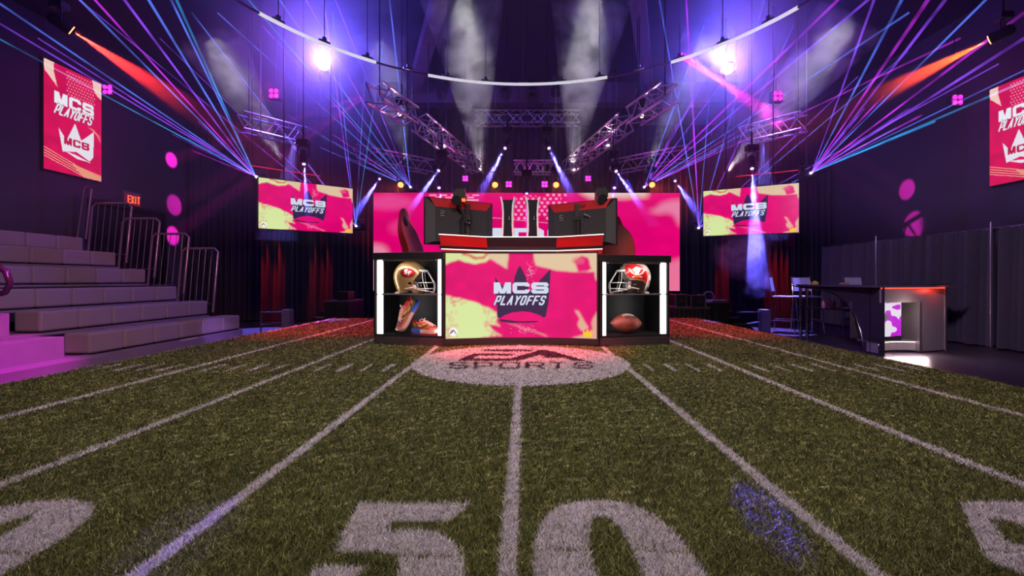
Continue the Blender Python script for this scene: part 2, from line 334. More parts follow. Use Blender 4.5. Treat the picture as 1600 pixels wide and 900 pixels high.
def portrait_picture(nx, ny):
    u, v = np.meshgrid(np.linspace(0, 90, nx), np.linspace(0, 155, ny)); p = Paint(u, v, srgb(216, 16, 84))
    p.C *= (0.85+0.25*vnoise(u, v, 14, 10, 1))[..., None]
    w1 = Paint(u+2*(vnoise(u, v, 4, 3, 3)-.5), v, PINK)
    p.put(w1.poly([(0, 0), (14, 0), (15, 14), (19, 33), (10, 24), (0, 16)]), srgb(245, 205, 190))
    p.put(w1.poly([(74, 0), (90, 0), (90, 26), (82, 22), (76, 12)]), srgb(245, 205, 190))
    for k in range(10):
        for j in range(8): p.put(p.disc(34+k*4.6+(j % 2)*2.2, 5+j*4.6, 1.2), srgb(245, 160, 175), .8)
    block_text(p, 'MCS', 15, 40, 77, 57, 5.4, .10, srgb(235, 240, 250))
    ply = text('PLAYOFFS', 14, 57, 72, 72, .14, .35, 1); p.put(p.strokes(ply, 3.4), srgb(170, 10, 70)); p.put(p.strokes(ply, 2.1), srgb(235, 240, 250))
    p.put(p.poly([(21, 91), (33, 106), (46, 77), (56, 100), (77, 80), (76, 120), (70, 128), (48, 119), (27, 124)]), srgb(232, 228, 238))
    p.put(p.poly([(30, 122), (48, 124), (72, 130), (48, 129)]), srgb(232, 228, 238))
    block_text(p, 'MCS', 29, 101, 69, 112, 3.4, .12, srgb(190, 20, 70))
    for k in range(4): p.put(w1.strokes([[(0, 124+k*4), (88, 152+k*3)]], 1.1), srgb(245, 190, 150), .8)
    p.put(w1.poly([(40, 138), (90, 146), (90, 155), (60, 155)]), srgb(240, 170, 130), .7)
    for k in range(4): p.put(p.strokes([[(68+k*3, 76), (88, 84+k*3)]], .7), srgb(245, 190, 170), .7)
    return p.C
SCREEN = attr_mat('screen_picture', screen=1.0, rough=0.3)
LED = attr_mat('led_wall_picture', screen=1.0, rough=0.6)
# ------------------------------------------------------------------ room shell
XL, XR, YB, YF, ZC = -9.4, 8.6, 13.2, -2.5, 6.3
WALL = mat('dark_wall_paint', (0.045, 0.040, 0.05), 0.8, 0, 0.25, 1.5, 0.15, 60)
FLOOR = mat('polished_dark_floor', (0.05, 0.04, 0.055), 0.32, 0, 0.3, 3.0)
struct('floor', MB().box(XL-.2, XR+.2, YF, YB+.2, -.1, 0), FLOOR)
struct('ceiling', MB().box(XL-.2, XR+.2, YF, YB+.2, ZC, ZC+.1), mat('black_ceiling', (0.012, 0.010, 0.016), 0.8, 0, 0.3, 2))
struct('wall_left', MB().box(XL-.2, XL, YF, 9.9, 0, ZC).box(XL-.2, XL, 11.9, YB, 0, ZC).box(XL-.2, XL, 9.9, 11.9, 2.85, ZC), WALL)
struct('wall_right', MB().box(XR, XR+.2, YF, YB, 0, ZC), WALL)
struct('wall_back', MB().box(XL, XR, YB, YB+.2, 0, ZC), WALL)
struct('wall_front', MB().box(XL, XR, YF-.2, YF, 0, ZC), WALL)
struct('door_1', MB().box(XL-.18, XL-.1, 9.9, 10.9, 0, 2.85).box(XL-.18, XL-.1, 10.92, 11.9, 0, 2.85), BLACK, bev=.01)
struct('trim_1', MB().box(XL-.05, XL+.03, 9.82, 9.9, 0, 2.93).box(XL-.05, XL+.03, 11.9, 11.98, 0, 2.93).box(XL-.05, XL+.03, 9.9, 11.9, 2.85, 2.93), SATIN)
bm_ = MB()
BEAM = mat('painted_steel_beam', (0.13, 0.08, 0.11), 0.6, 0, .2, 3)
struct('trim_2', MB().box(-6, 6, 11.8, 12.15, 5.75, ZC-.02), BEAM)
for k, (x0, y0, x1, y1) in enumerate([(-2.9, 12.0, -1.3, 7.6), (3.3, 12.0, 1.9, 7.6)]):
    a = Vector((x0, y0, 6.1)); b = Vector((x1, y1, 6.1)); M = (b-a).to_track_quat('Y', 'Z').to_matrix()
    struct('trim_%d' % (3+k), MB().obox((a+b)/2, (.28, (b-a).length, .3), M), BEAM)
# ------------------------------------------------------------------ turf stage
XT0, XT1, YT0, YT1 = -2.84, 2.66, 0.30, 6.87
struct('stage_platform_floor', MB().box(XT0, XT1, YT0, YT1, 0, T-.006), BLACK)
def gp(px, py):                                        # where a pixel of the turf lies on the ground
    d = F*T/(py-438); return (0.02+(px-818)/F*d, d)
def field(X, Y):
    p = Paint(X, Y, (0, 0, 0)); white = np.zeros(X.shape, bool)
    for k in range(-4, 4):
        x = -.012+.709*k; white |= (abs(X-x) < .0185) & (Y < 6.8)
    white |= (abs(X-XT0-.03) < .03) & (Y > 5)
    for k in range(-20, 19):
        if k % 5: white |= (abs(X-(-.012+.1418*k)) < .013) & (Y > 2.85) & (Y < 3.09)
    circ = ((X-0.0)**2+(Y-3.205)**2) < .75**2
    white |= circ
    def ell(cx, cy, rx, ry, e=2.4): return (abs((X-cx)/rx)**e+abs((Y-cy)/ry)**e) < 1
    def zero(cx, rx=.165, hx=.046): return ell(cx, .868, rx, .305, 2.6) & ~ell(cx, .868, hx, .228)
    def four(cx):
        q = [(cx-.035, 1.155), (cx+.02, 1.165), (cx+.13, 1.165), (cx+.13, .97), (cx+.19, .97), (cx+.19, .87), (cx+.13, .87), (cx+.13, .60), (cx, .60), (cx, .87), (cx-.18, .875), (cx-.2, .91), (cx-.195, .94)]
        return p.poly(q) & ~p.poly([(cx-.04, 1.085), (cx+.005, 1.075), (cx+.005, .975), (cx-.105, .975)])
    def five(cx):
        m = p.poly([(cx-.16, 1.161), (cx+.13, 1.161), (cx+.085, 1.069), (cx-.05, 1.069), (cx-.06, 1.02), (cx-.02, .955), (cx-.135, .945)])
        m |= ell(cx-.003, .83, .150, .205) & ~ell(cx-.02, .83, .04, .115) & ~((X < cx-.03) & (Y > .905) & (Y < .96))
        return m & ~((X < cx-.04) & (Y < .91) & (Y > .90))
    num = zero(.205) | five(-.24) | zero(-1.165, .182, .035) | four(1.165)
    num &= ~(abs(Y-.947-.012*np.sin(X*9)) < .003)
    white |= num
    G = lambda pts: [gp(640+a*.225, 530+b*.225) for a, b in pts]
    logo = np.zeros(X.shape, bool)
    for q in ([(505, 84), (520, 72), (870, 72), (835, 88)], [(415, 115), (440, 100), (745, 102), (700, 117)],
              [(325, 152), (372, 130), (400, 113), (480, 113), (440, 135), (700, 135), (850, 92), (905, 74), (955, 74), (1235, 153), (1140, 153), (1000, 112), (985, 108), (1060, 132), (915, 132), (935, 122), (905, 110), (760, 152)]):
        logo |= p.poly(G(q))
    for ch, x0, x1 in (('S', 285, 400), ('P', 458, 570), ('O', 632, 758), ('R', 815, 930), ('T', 985, 1075), ('S', 1150, 1268)):
        for l in FONT[ch]:
            q = G([(x0+px*(x1-x0), 164+py*38) for px, py in l]); d = np.full(X.shape, 9.)
            for (ax, ay), (bx, by) in zip(q[:-1], q[1:]):
                ex, ey = bx-ax, (by-ay)*.62; L = ex*ex+ey*ey+1e-12; tt = np.clip(((X-ax)*ex+(Y-ay)*.62*ey)/L, 0, 1)
                d = np.minimum(d, np.hypot(X-ax-tt*ex, (Y-ay)*.62-tt*ey))
            logo |= d < .0125
    return white & ~(logo & circ), logo & circ
def turf_colors(X, Y, r):
    white, dark = field(X, Y); n = len(X.ravel())
    t = r.random(X.shape); g = np.zeros(X.shape+(3,))
    a, b, c = np.array((.016, .020, .006)), np.array((.150, .155, .042)), np.array((.46, .43, .19))
    g = a+(b-a)*np.clip(t*1.25, 0, 1)[..., None]; g = np.where((t > .86)[..., None], c*(.6+.5*r.random(X.shape))[..., None], g)
    g *= (.85+.3*vnoise(X+9, Y+9, .22, .22, 8))[..., None]
    wh = (np.array((.80, .71, .82))*(.55+.45*r.random(X.shape))[..., None])
    g = np.where((white & (r.random(X.shape) > .10))[..., None], wh, g)
    g = np.where(dark[..., None], np.array((.05, .02, .045))*(.6+.8*t)[..., None], g)
    return g
turf = root('artificial_turf', (0, 3.5, T), 'green artificial turf printed with white yard lines and numbers', 'turf'); turf['kind'] = 'stuff'
gx, gy = np.meshgrid(np.linspace(XT0, XT1, 330), np.linspace(YT0, YT1, 420))
grid('turf_backing', np.stack([gx, gy, np.full(gx.shape, T)], -1), turf_colors(gx, gy, RNG)*.8, attr_mat('turf_backing', rough=.9, spec=.1), turf)['kind'] = 'stuff'
n = 560000                                             # more and shorter blades near, fewer and wider ones far off
U = RNG.random(n); d0, d1 = .72, YT1-.01
dd = 1/(1/d0-U*(1/d0-1/d1)); xx = RNG.uniform(-1, 1, n)*(1.17*dd+.25)
k = (xx > XT0) & (xx < XT1); xx = xx[k]; dd = dd[k]; n = len(xx)
hh = (.0085+.0015*dd)*RNG.uniform(.6, 1.25, n); ww = np.maximum(.0019, .00165*dd)*RNG.uniform(.7, 1.3, n)
an = RNG.uniform(0, PI, n); ln = RNG.uniform(0, 2*PI, n); lr = hh*RNG.uniform(.3, 1.5, n)
V = np.zeros((n, 3, 3)); cx_, sx_ = np.cos(an)*ww/2, np.sin(an)*ww/2
V[:, 0] = np.stack([xx-cx_, dd-sx_, np.full(n, T)], -1); V[:, 1] = np.stack([xx+cx_, dd+sx_, np.full(n, T)], -1)
V[:, 2] = np.stack([xx+np.cos(ln)*lr, dd+np.sin(ln)*lr, T+hh], -1)
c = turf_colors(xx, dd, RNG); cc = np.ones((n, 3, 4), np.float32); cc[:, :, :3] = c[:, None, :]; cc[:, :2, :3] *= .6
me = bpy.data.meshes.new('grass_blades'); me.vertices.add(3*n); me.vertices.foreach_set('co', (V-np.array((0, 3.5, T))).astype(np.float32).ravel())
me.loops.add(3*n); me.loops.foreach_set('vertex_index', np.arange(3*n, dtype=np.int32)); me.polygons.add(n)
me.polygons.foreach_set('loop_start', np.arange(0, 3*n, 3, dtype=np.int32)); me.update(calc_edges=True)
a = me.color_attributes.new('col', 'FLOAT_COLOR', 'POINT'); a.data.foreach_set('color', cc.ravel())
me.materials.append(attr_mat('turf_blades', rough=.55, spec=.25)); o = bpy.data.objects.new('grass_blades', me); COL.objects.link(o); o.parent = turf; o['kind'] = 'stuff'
# ------------------------------------------------------------------ desk: curved TV, cabinets, upper desk
def screen_grid(name, A, B, C_, pic, m, parent, curve=0.0):      # A top-left, B top-right, C_ bottom-left
    ny, nx, _ = pic.shape; s, t = np.meshgrid(np.linspace(0, 1, nx), np.linspace(0, 1, ny))
    A, B, C_ = map(np.array, (A, B, C_)); q = A+s[..., None]*(B-A)+t[..., None]*(C_-A)
    nrm = np.cross(B-A, C_-A); nrm = nrm/np.linalg.norm(nrm)
    if nrm[1] < 0: nrm = -nrm
    q = q+nrm*(curve*(1-(2*s-1)**2))[..., None]
    return grid(name, q, pic, m, parent)
tv = root('curved_television', (0, 4.0, T), 'large curved screen in the front of the desk showing dark crown logo on pink', 'television')
zt, zb = T+.805, T+.035; hw = .652; cv = .10; yc = 3.93
def cy(x): return yc+cv*(1-(x/hw)**2)
screen_grid('screen', (-hw, yc, zt), (hw, yc, zt), (-hw, yc, zb+.03), playoffs_picture(560, 330), SCREEN, tv, cv)
fr = MB(); N = 24; xs = [-hw-.012+(2*hw+.024)*i/N for i in range(N+1)]
for z0, z1, dy in ((zb-.025, zb+.03, -.012), (zt, zt+.012, -.01), ):
    for i in range(N):
        a, b = xs[i], xs[i+1]
        fr.add([(a, cy(a)+dy, z0), (b, cy(b)+dy, z0), (b, cy(b)+dy, z1), (a, cy(a)+dy, z1), (a, cy(a)+.05, z0), (b, cy(b)+.05, z0), (b, cy(b)+.05, z1), (a, cy(a)+.05, z1)],
               [(0, 1, 2, 3), (7, 6, 5, 4), (0, 4, 5, 1), (3, 2, 6, 7), (0, 3, 7, 4), (1, 5, 6, 2)])
for s in (-1, 1): fr.box(*sorted((s*hw, s*(hw+.014))), yc-.012, yc+.06, zb-.025, zt+.012)
fr.build('bezel', SATIN, tv)
bk = MB()
for i in range(N):
    a, b = xs[i], xs[i+1]
    bk.add([(a, cy(a)+.004, zb), (b, cy(b)+.004, zb), (b, cy(b)+.004, zt), (a, cy(a)+.004, zt), (a, cy(a)+.07, zb), (b, cy(b)+.07, zb), (b, cy(b)+.07, zt), (a, cy(a)+.07, zt)],
           [(0, 1, 2, 3), (7, 6, 5, 4), (0, 4, 5, 1), (3, 2, 6, 7), (0, 3, 7, 4), (1, 5, 6, 2)])
bk.build('back_housing', BLACK, tv)
MB().box(-.5, .5, 4.0, 4.15, T, zb-.02).build('foot', BLACK, tv)
CABB = mat('cabinet_black', (0.009, 0.008, 0.011), .4, 0, .3, 12, .2, 90)
TREAD = mat('tread_rubber', (0.03, 0.016, 0.024), .45)
def cabinet(side, h, label):
    a = P(584, 540, 4.06); b = P(693, 540, 3.90)       # outer and inner front corners
    if side > 0: a = P(1046, 540, 4.06); b = P(938, 540, 3.90)
    a.z = b.z = T; L = (b-a).length; ex = (b-a).normalized(); ey = Vector((-ex.y, ex.x, 0))
    if ey.y < 0: ey = -ey
    M = Matrix((ex, ey, Vector((0, 0, 1)))).transposed()
    r = root('display_cabinet', a, label, 'cabinet', 'display cabinets beside the screen')
    def bx(mb, x0, x1, y0, y1, z0, z1, m=0): return mb.obox(a+ex*(x0+x1)/2+ey*(y0+y1)/2+Vector((0, 0, (z0+z1)/2)), (x1-x0, y1-y0, z1-z0), M, m)
    D = .42
    bx(bx(bx(MB(), 0, .022, 0, D, .07, h-.06), L-.022, L, 0, D, .07, h-.06), .022, L-.022, D-.015, D, .07, h-.06).build('body', CABB, r, bev=.003)
    bx(MB(), -.012, L+.005, -.012, D+.01, h-.06, h).build('top_board', CABB, r, bev=.004)
    pl = bx(MB(), 0, L, 0, D, 0, .072); pl.build('plinth', TREAD, r, bev=.003)
    tr = MB()                                           # raised diamond pattern of the plinth
    for i in range(30):
        for j in range(4):
            c_ = a+ex*((i+.5+(j % 2)*.5)*(L-.03)/30)-ey*.001+Vector((0, 0, 0.011+j*.016))
            tr.add([c_+ex*-.007, c_+Vector((0, 0, -.006)), c_+ex*.007, c_+Vector((0, 0, .006)), c_-ey*.004], [(0, 1, 4), (1, 2, 4), (2, 3, 4), (3, 0, 4)])
    tr.build('tread_pattern', TREAD, r)
    bx(MB(), .022, L-.022, .004, D-.015, .072, .092).build('bottom_shelf', CABB, r)
    bx(MB(), .022, L-.022, .012, D-.015, .440, .452).build('shelf', mat('smoked_shelf', (.10, .09, .11), .2), r, bev=.002)
    for x, wd in ((.026, .050), (L-.026-.034, .034)):
        d_ = bx(MB(), x, x+wd, .012, .026, .092, h-.065).build('light_bar', WHITELED, r, bev=.004)
        bx(MB(), x-.004, x+wd+.004, .026, .034, .092, h-.062).build('light_bar_mount', ALU, d_)
    bx(MB(), .08, L-.08, .015, .03, h-.075, h-.062).build('top_rail', mat('pale_rail', (.5, .48, .46), .4), r)
    for x, sg in ((.085, 1), (L-.075, -1)):
        q = a+ex*x+ey*.05+Vector((0, 0, .42)); l_ = light('AREA', 'light_bar_glow', q, 3.6, (1, .95, .90), q+ex*sg*.5+ey*.55, parent=r, sx=.03, sy=.6).data.energy = .55
    q = a+ex*L*.5+ey*.04+Vector((0, 0, h-.085)); light('AREA', 'cabinet_fill', q, 3.0, (1, .93, .86), q+ey*.30+Vector((0, 0, -.32)), parent=r, sx=.5, sy=.02).data.energy = .55  # fill light added under the top board; no lamp sits there
    def at(u, v, z): return a+ex*u*L+ey*v+Vector((0, 0, z))
    return r, at, M, math.atan2(ex.y, ex.x)
cabL, atL, ML, aL = cabinet(-1, .815, 'black display cabinet holding gold helmet and sneakers, white light bars')
cabR, atR, MR, aR = cabinet(1, .79, 'black display cabinet holding red flag helmet and football, white light bars')
# helmets: local +x is the facing direction, built at the origin
def helmet(loc, yaw, label, base, kind):
    r = root('football_helmet', (0, 0, 0), label, 'helmet')
    nu, nv = 150, 96; ph = np.linspace(0, 2*PI, nu); t = np.linspace(0.0, 1.0, nv); PH, TT = np.meshgrid(ph, t)
    ang = TT*PI*.5*1.0; zz = np.where(TT < .62, .148*np.cos(TT/.62*PI/2), -.135*(TT-.62)/.38)
    rad = np.where(TT < .62, np.sin(TT/.62*PI/2)**.92, 1-.16*((TT-.62)/.38)**2)
    cx = np.cos(PH); sy = np.sin(PH)
    X = .142*rad*cx; Y = .112*rad*sy; Z = zz
    low = np.clip(-Z/.135, 0, 1); X = np.where(cx < 0, X*(1-.14*low), X*(1-.10*low))
    col = np.ones(X.shape+(3,))*np.array(base); left = np.ones(X.shape, bool)
    sx = X if kind == 'gold' else -X                     # horizontal coordinate as the viewer sees the side
    p = Paint(sx, Z, (0, 0, 0)); col = col.copy()
    def put(m, c_): col[m] = c_
    if kind == 'gold':
        put(p.disc(-.004, .042, .062, .042), srgb(30, 10, 12)); put(p.disc(-.004, .042, .057, .037), srgb(185, 15, 30))
        sf = text('SF', -.034, .066, .030, .018, .02, 0, .008)
        sf[0] = [(x-.003, y+.008) for x, y in sf[0]]; sf[1:] = [[(x-.006, y-.006) for x, y in l] for l in sf[1:]]
        put(p.strokes(sf, .0085), srgb(240, 240, 240))
        put((abs(Y) < .012) & (Z > -.02), srgb(170, 20, 25))
    else:
        flag = p.poly([(-.085, .105), (-.02, .120), (.05, .100), (.108, .06), (.122, .03), (.110, .015), (.122, .0), (.118, -.05), (.10, -.06), (.06, -.02), (.0, -.012), (-.05, -.004), (-.085, .03)])
        put(flag, srgb(205, 28, 25))
        put(p.poly([(-.10, -.02), (.0, -.02), (.06, -.03), (.10, -.065), (.13, -.14), (-.10, -.14)]), srgb(52, 36, 30))
        sw = [[(-.055, .075), (-.03, .04), (.02, .012), (.05, .005)], [(.075, .065), (.05, .035), (.0, .012), (-.03, .005)]]
        put(p.strokes(sw, .009) & flag, srgb(235, 235, 235))
        put(p.disc(.010, .066, .027, .026), srgb(240, 240, 240)); put(p.poly([(-.008, .05), (.028, .05), (.022, .026), (-.002, .026)]), srgb(240, 240, 240))
        put(p.disc(.001, .062, .006), srgb(60, 20, 20)); put(p.disc(.019, .062, .006), srgb(60, 20, 20))
        put(p.disc(.010, .010, .022, .013), srgb(235, 120, 20)); put(p.poly([(.122, .02), (.13, .02), (.13, -.02), (.118, -.02)]), srgb(220, 220, 220))
    fc = lambda A: (A[:-1, :-1]+A[1:, :-1]+A[:-1, 1:]+A[1:, 1:])/4
    fp = Paint(fc(X), fc(Z), (0, 0, 0))
    drop = fp.poly([(.3, .062), (.108, .055), (.088, .035), (.062, .0), (.040, -.035), (.040, -.060), (.070, -.085), (.105, -.10), (.3, -.10)]) | fp.poly([(-.05, -.20), (-.03, -.108), (.03, -.112), (.05, -.2)])
    drop |= fp.disc(.012, -.052, .017, .013)
    g = grid('shell', np.stack([X, Y, Z], -1), col, attr_mat('helmet_shell_'+kind, rough=.28, metal=.55 if kind == 'gold' else .0, coat=.5), r, drop)
    so = g.modifiers.new('thick', 'SOLIDIFY'); so.thickness = .008; so.offset = -1
    pad = MB()
    for s in (-1, 1):
        pad.ball((.045, s*.088, -.075), .04, .012, .045); pad.ball((-.02, s*.09, -.04), .055, .010, .06)
    pad.ball((-.0, 0, .03), .115, .09, .09)
    pad.build('padding', mat('helmet_padding_'+kind, (.30, .26, .26) if kind != 'gold' else (.07, .06, .06), .8), r, smooth=True)
    fm = MB(); rr = .0043
    def U(z, xf, xb=.075, w_=.098, zb=None):
        zb = z if zb is None else zb
        return [(xb+(xf-xb)*math.sin(q)**.8 if math.sin(q) > 0 else xb, w_*math.cos(q)*(1 if abs(math.cos(q)) > .9 else 1.0), zb+(z-zb)*math.sin(q)) for q in [PI*i/14 for i in range(15)]]
    fm.tube(U(-.045, .222, .085, .10), rr); fm.tube(U(-.135, .212, .06, .10, -.105), rr); fm.tube(U(.055, .165, .10, .085), rr+.001)
    fm.tube(U(-.10, .216, .08, .10), rr)
    for s in (-1, 1):
        fm.tube([(.155, s*.028, .058), (.19, s*.034, -.0), (.219, s*.034, -.05), (.214, s*.034, -.138)], rr)
        fm.tube([(.220, s*.05, -.045), (.224, s*.052, -.09), (.212, s*.05, -.135)], rr)
        fm.tube([(.118, s*.082, .05), (.125, s*.09, -.03), (.145, s*.085, -.10), (.15, s*.08, -.13)], rr)
        fm.tube([(.075, s*.108, -.045), (.085, s*.104, -.075), (.07, s*.108, -.105)], rr)
    fm.build('face_mask', mat('face_mask_'+kind, (.62, .60, .60), .25, .4), r, smooth=True)
    vz = MB().tube(U(.062, .150, .09, .09), .010); vz.build('brow_clip', mat('clip_white', (.7, .7, .7), .4), r, smooth=True)
    cl = MB()
    for s in (-1, 1): cl.tube([(-.03, s*.104, -.10), (.03, s*.110, -.088), (.08, s*.09, -.095)], .007); cl.ball((.055, s*.108, -.085), .016, .006, .018)
    cl.box(-.125, -.06, -.06, .06, -.142, -.128)
    cl.build('chin_strap', mat('strap_'+kind, (.72, .55, .55), .5), r, smooth=True)
    r.location = loc; r.rotation_euler = (0, 0, yaw)
    return r
GOLD = srgb(190, 150, 100)
helmet(atL(.40, .17, .452+.142), R(5), 'gold football helmet with red oval emblem on the upper shelf', GOLD, 'gold')
helmet(atR(.39, .17, .452+.142), PI-R(5), 'pewter football helmet with red skull flag on the upper shelf', srgb(150, 140, 135), 'pewter')
# football
fb = root('football', (0, 0, 0), 'brown leather football with white laces on the lower shelf', 'football')
nu, nv = 72, 80; th, tt = np.meshgrid(np.linspace(0, 2*PI, nu), np.linspace(-1, 1, nv))
rr = .083*np.clip(1-np.abs(tt)**1.75, 0, 1)**.80; X = tt*.142; Y = rr*np.cos(th); Z = rr*np.sin(th)
p = Paint(X, Z, srgb(128, 58, 50)); p.C *= (.85+.3*vnoise(X+1, Z+1+Y, .004, .004, 3))[..., None]
front = Y < 0
p.put(front & (abs(Z+.012) < .0016), srgb(70, 30, 28)); p.put(front & p.strokes(text('WILSON', -.035, .062, .065, .044, .2, 0, .002), .0045), srgb(30, 15, 18))
p.put(front & p.strokes([[(.03, .03), (.03, .01), (.045, .0), (.06, .01), (.06, .03), (.045, .022), (.03, .03)]], .004), srgb(190, 40, 30))
grid('leather_skin', np.stack([X, Y, Z], -1), p.C, attr_mat('football_leather', rough=.5), fb)
la = MB(); Mz = Matrix.Rotation(R(24), 3, 'X')
def lz(x): return .083*(1-abs(x/.142)**1.75)**.80+.001
la.tube([Mz@Vector((x, 0, lz(x))) for x in [-.05+.01*i for i in range(11)]], .003)
for i in range(9):
    x = -.048+.012*i; la.tube([Mz@Vector((x, -.016, lz(x)-.003)), Mz@Vector((x, 0, lz(x)+.002)), Mz@Vector((x, .016, lz(x)-.003))], .0026)
la.build('laces', mat('lace_white', (.8, .76, .75), .6), fb, smooth=True)
fb.location = atR(.53, .14, .092+.090); fb.rotation_euler = (0, R(2), aR+PI); fb.scale = (1.1, 1.1, 1.08)
# sneakers, toe towards +x, built at the origin
def sneaker(loc, rot, label):
    r = root('sneaker', (0, 0, 0), label, 'shoe')
    L = .29
    def section(x):   # half width, top height, along the shoe
        hw_ = np.interp(x, [0, .03, .08, .14, .20, .25, .28, .29], [.018, .032, .036, .034, .044, .042, .026, .008])
        top = np.interp(x, [0, .02, .06, .10, .13, .18, .23, .27, .29], [.085, .105, .098, .098, .100, .080, .060, .050, .035])
        return hw_, top
    nx, na = 90, 64; xs_ = np.linspace(0, L, nx); A, Xg = np.meshgrid(np.linspace(-PI*.5, PI*1.5, na), xs_)
    H, TP = section(Xg); zc = .030; ca, sa = np.cos(A), np.sin(A)
    Yg = H*np.sign(ca)*np.abs(ca)**.75; Zg = np.where(sa > 0, zc+(TP-zc)*np.abs(sa)**.8, zc-.006*np.abs(sa))
    p = Paint(Xg, Zg, srgb(150, 95, 50))
    p.put(Zg < .045+.012*np.sin(Xg*20), srgb(180, 80, 40)); p.put((Xg > .20) & (Zg < .058), srgb(205, 85, 40)); p.put((Xg > .20) & (Zg >= .052), srgb(110, 60, 80))
    p.put((Xg < .09) & (Zg < .075), srgb(95, 70, 45)); p.put((Xg > .02) & (Xg < .20) & (abs(Zg-.055-.18*(.12-Xg)*((Xg < .12)*1.0)-.02*(Xg > .12)) < .008), srgb(190, 140, 80))
    p.put(p.strokes([[(.05, .075), (.09, .046), (.12, .048), (.185, .078)]], .013), srgb(60, 45, 50))
    p.put((Xg < .11) & (Zg > .085), srgb(225, 40, 50))
    fcx = (Xg[:-1, :-1]+Xg[1:, 1:])/2; fcz = (Zg[:-1, :-1]+Zg[1:, 1:])/2; fcy = (Yg[:-1, :-1]+Yg[1:, 1:])/2
    up = grid('upper', np.stack([Xg, Yg, Zg], -1), p.C, attr_mat('sneaker_upper', rough=.7), r, (fcx > .018) & (fcx < .105) & (abs(fcy) < .024) & (fcz > .075))
    so = up.modifiers.new('thick', 'SOLIDIFY'); so.thickness = .005; so.offset = -1
    MB().ball((.062, 0, .070), .042, .024, .022).build('lining', mat('red_lining', srgb(215, 30, 45), .8), r, smooth=True)
    poly = [(x, section(x)[0]+.004) for x in np.linspace(0, L, 24)]; poly = poly+[(x, -y) for x, y in poly[::-1]]
    MB().prism(poly, lambda u, v, w_: (u, v, w_*(1+.0)+.012*max(0, (u-.22)/.07)**2), .008, .034).build('midsole', mat('midsole_white', (.50, .42, .42), .5), r, bev=.003)
    MB().prism([(u, v*.98) for u, v in poly], lambda u, v, w_: (u, v, w_+.012*max(0, (u-.22)/.07)**2), 0, .008).build('outsole', mat('outsole', srgb(200, 60, 60), .6), r)
    hl = [(x, section(x)[0]+.009) for x in np.linspace(.0, .11, 10)]
    MB().prism(hl+[(x, -y) for x, y in hl[::-1]], lambda u, v, w_: (u-.003, v, w_), .010, .036).build('air_cushion', mat('air_blue', srgb(30, 90, 215), .3), r, bev=.004)
    lc = MB()
    for i in range(6):
        x = .115+i*.018; z = section(x)[1]+.003
        lc.tube([(x-.006, -.022, z-.012), (x, -.008, z), (x+.006, .008, z), (x+.012, .022, z-.012)], .0035)
        lc.tube([(x-.006, .022, z-.012), (x, .008, z), (x+.006, -.008, z), (x+.012, -.022, z-.012)], .0035)
    for s in (-1, 1): lc.tube([(.115, 0, .108), (.105, s*.02, .118), (.095, s*.034, .105), (.112, s*.03, .092)], .003)
    lc.build('laces', mat('lace_pink', srgb(245, 190, 190), .6), r, smooth=True)
    MB().prism([(.098, -.018), (.165, -.022), (.165, .022), (.098, .018)], lambda u, v, w_: (u, v, w_+(.165-u)*.30+.078), 0, .006).build('tongue', mat('tongue_red', srgb(200, 60, 70), .7), r)
    r.location = loc; r.rotation_euler = rot; r.scale = (1.1, 1.12, 1.12)
    return r
s1 = atL(.40, .12, .115); s2 = atL(.52, .09, .093)
q1 = Matrix.Rotation(aL, 4, 'Z') @ Matrix(((-.50, .62, -.60, 0), (-.30, -.78, -.56, 0), (-.82, -.10, .57, 0), (0, 0, 0, 1)))
ex_ = Vector((-.42, -.30, -.86)).normalized(); ez_ = Vector((-.55, -.62, .45)); ez_ = (ez_-ez_.dot(ex_)*ex_).normalized(); ey_ = ez_.cross(ex_)
rot1 = Matrix((ex_, ey_, ez_)).transposed().to_euler()
sneaker(atL(.52, .17, .092+.285), rot1, 'brown and orange sneaker leaning upright against the other, toe down')
sneaker(s2+Vector((-.03, .09, .0)), (0, 0, aL+R(-14)), 'brown and orange sneaker lying flat beside the leaning one')
# upper desk riser
RED = mat('red_panel', (0.60, 0.018, 0.022), .32, 0, .35, 3, stretch=(1, 1, 6))
DKP = mat('dark_panel', (.035, .018, .026), .3)
rs = root('desk_riser', (0, 4.4, T+.8), 'upper desk fascia with red wings, dark centre and two white light strips', 'desk')
pts = [P(686, 366, 4.10), P(760, 371, 4.36), P(870, 371, 4.36), P(943, 367, 4.10)]
for q in pts: q.z = T+.985
low = [P(690, 389, 4.14), P(762, 393, 4.40), P(869, 393, 4.40), P(941, 390, 4.14)]
for q in low: q.z = T+.855
for i, (m, nm) in enumerate(((RED, 'wing_panel'), (DKP, 'centre_panel'), (RED, 'wing_panel'))):
    a, b, c_, d_ = pts[i], pts[i+1], low[i+1], low[i]; off = Vector((0, .03, 0)); dn = Vector((0, 0, -.045))
    MB().add([a, b, c_, d_, a+off, b+off, c_+off, d_+off], [(0, 3, 2, 1), (4, 5, 6, 7), (0, 1, 5, 4), (3, 7, 6, 2), (0, 4, 7, 3), (1, 2, 6, 5)]).build(nm, m, rs)
    MB().add([d_, c_, c_+dn, d_+dn, d_+off, c_+off, c_+dn+off, d_+dn+off], [(0, 3, 2, 1), (4, 5, 6, 7), (0, 1, 5, 4), (3, 7, 6, 2), (0, 4, 7, 3), (1, 2, 6, 5)]).build('lower_'+nm, m, rs)
o_ = Vector((0, -.008, 0))
MB().tube([q+o_ for q in pts], .0038, 8).build('light_strip', STRIPLED, rs, smooth=True)
MB().tube([q+o_ for q in low], .0038, 8).build('light_strip', STRIPLED, rs, smooth=True)
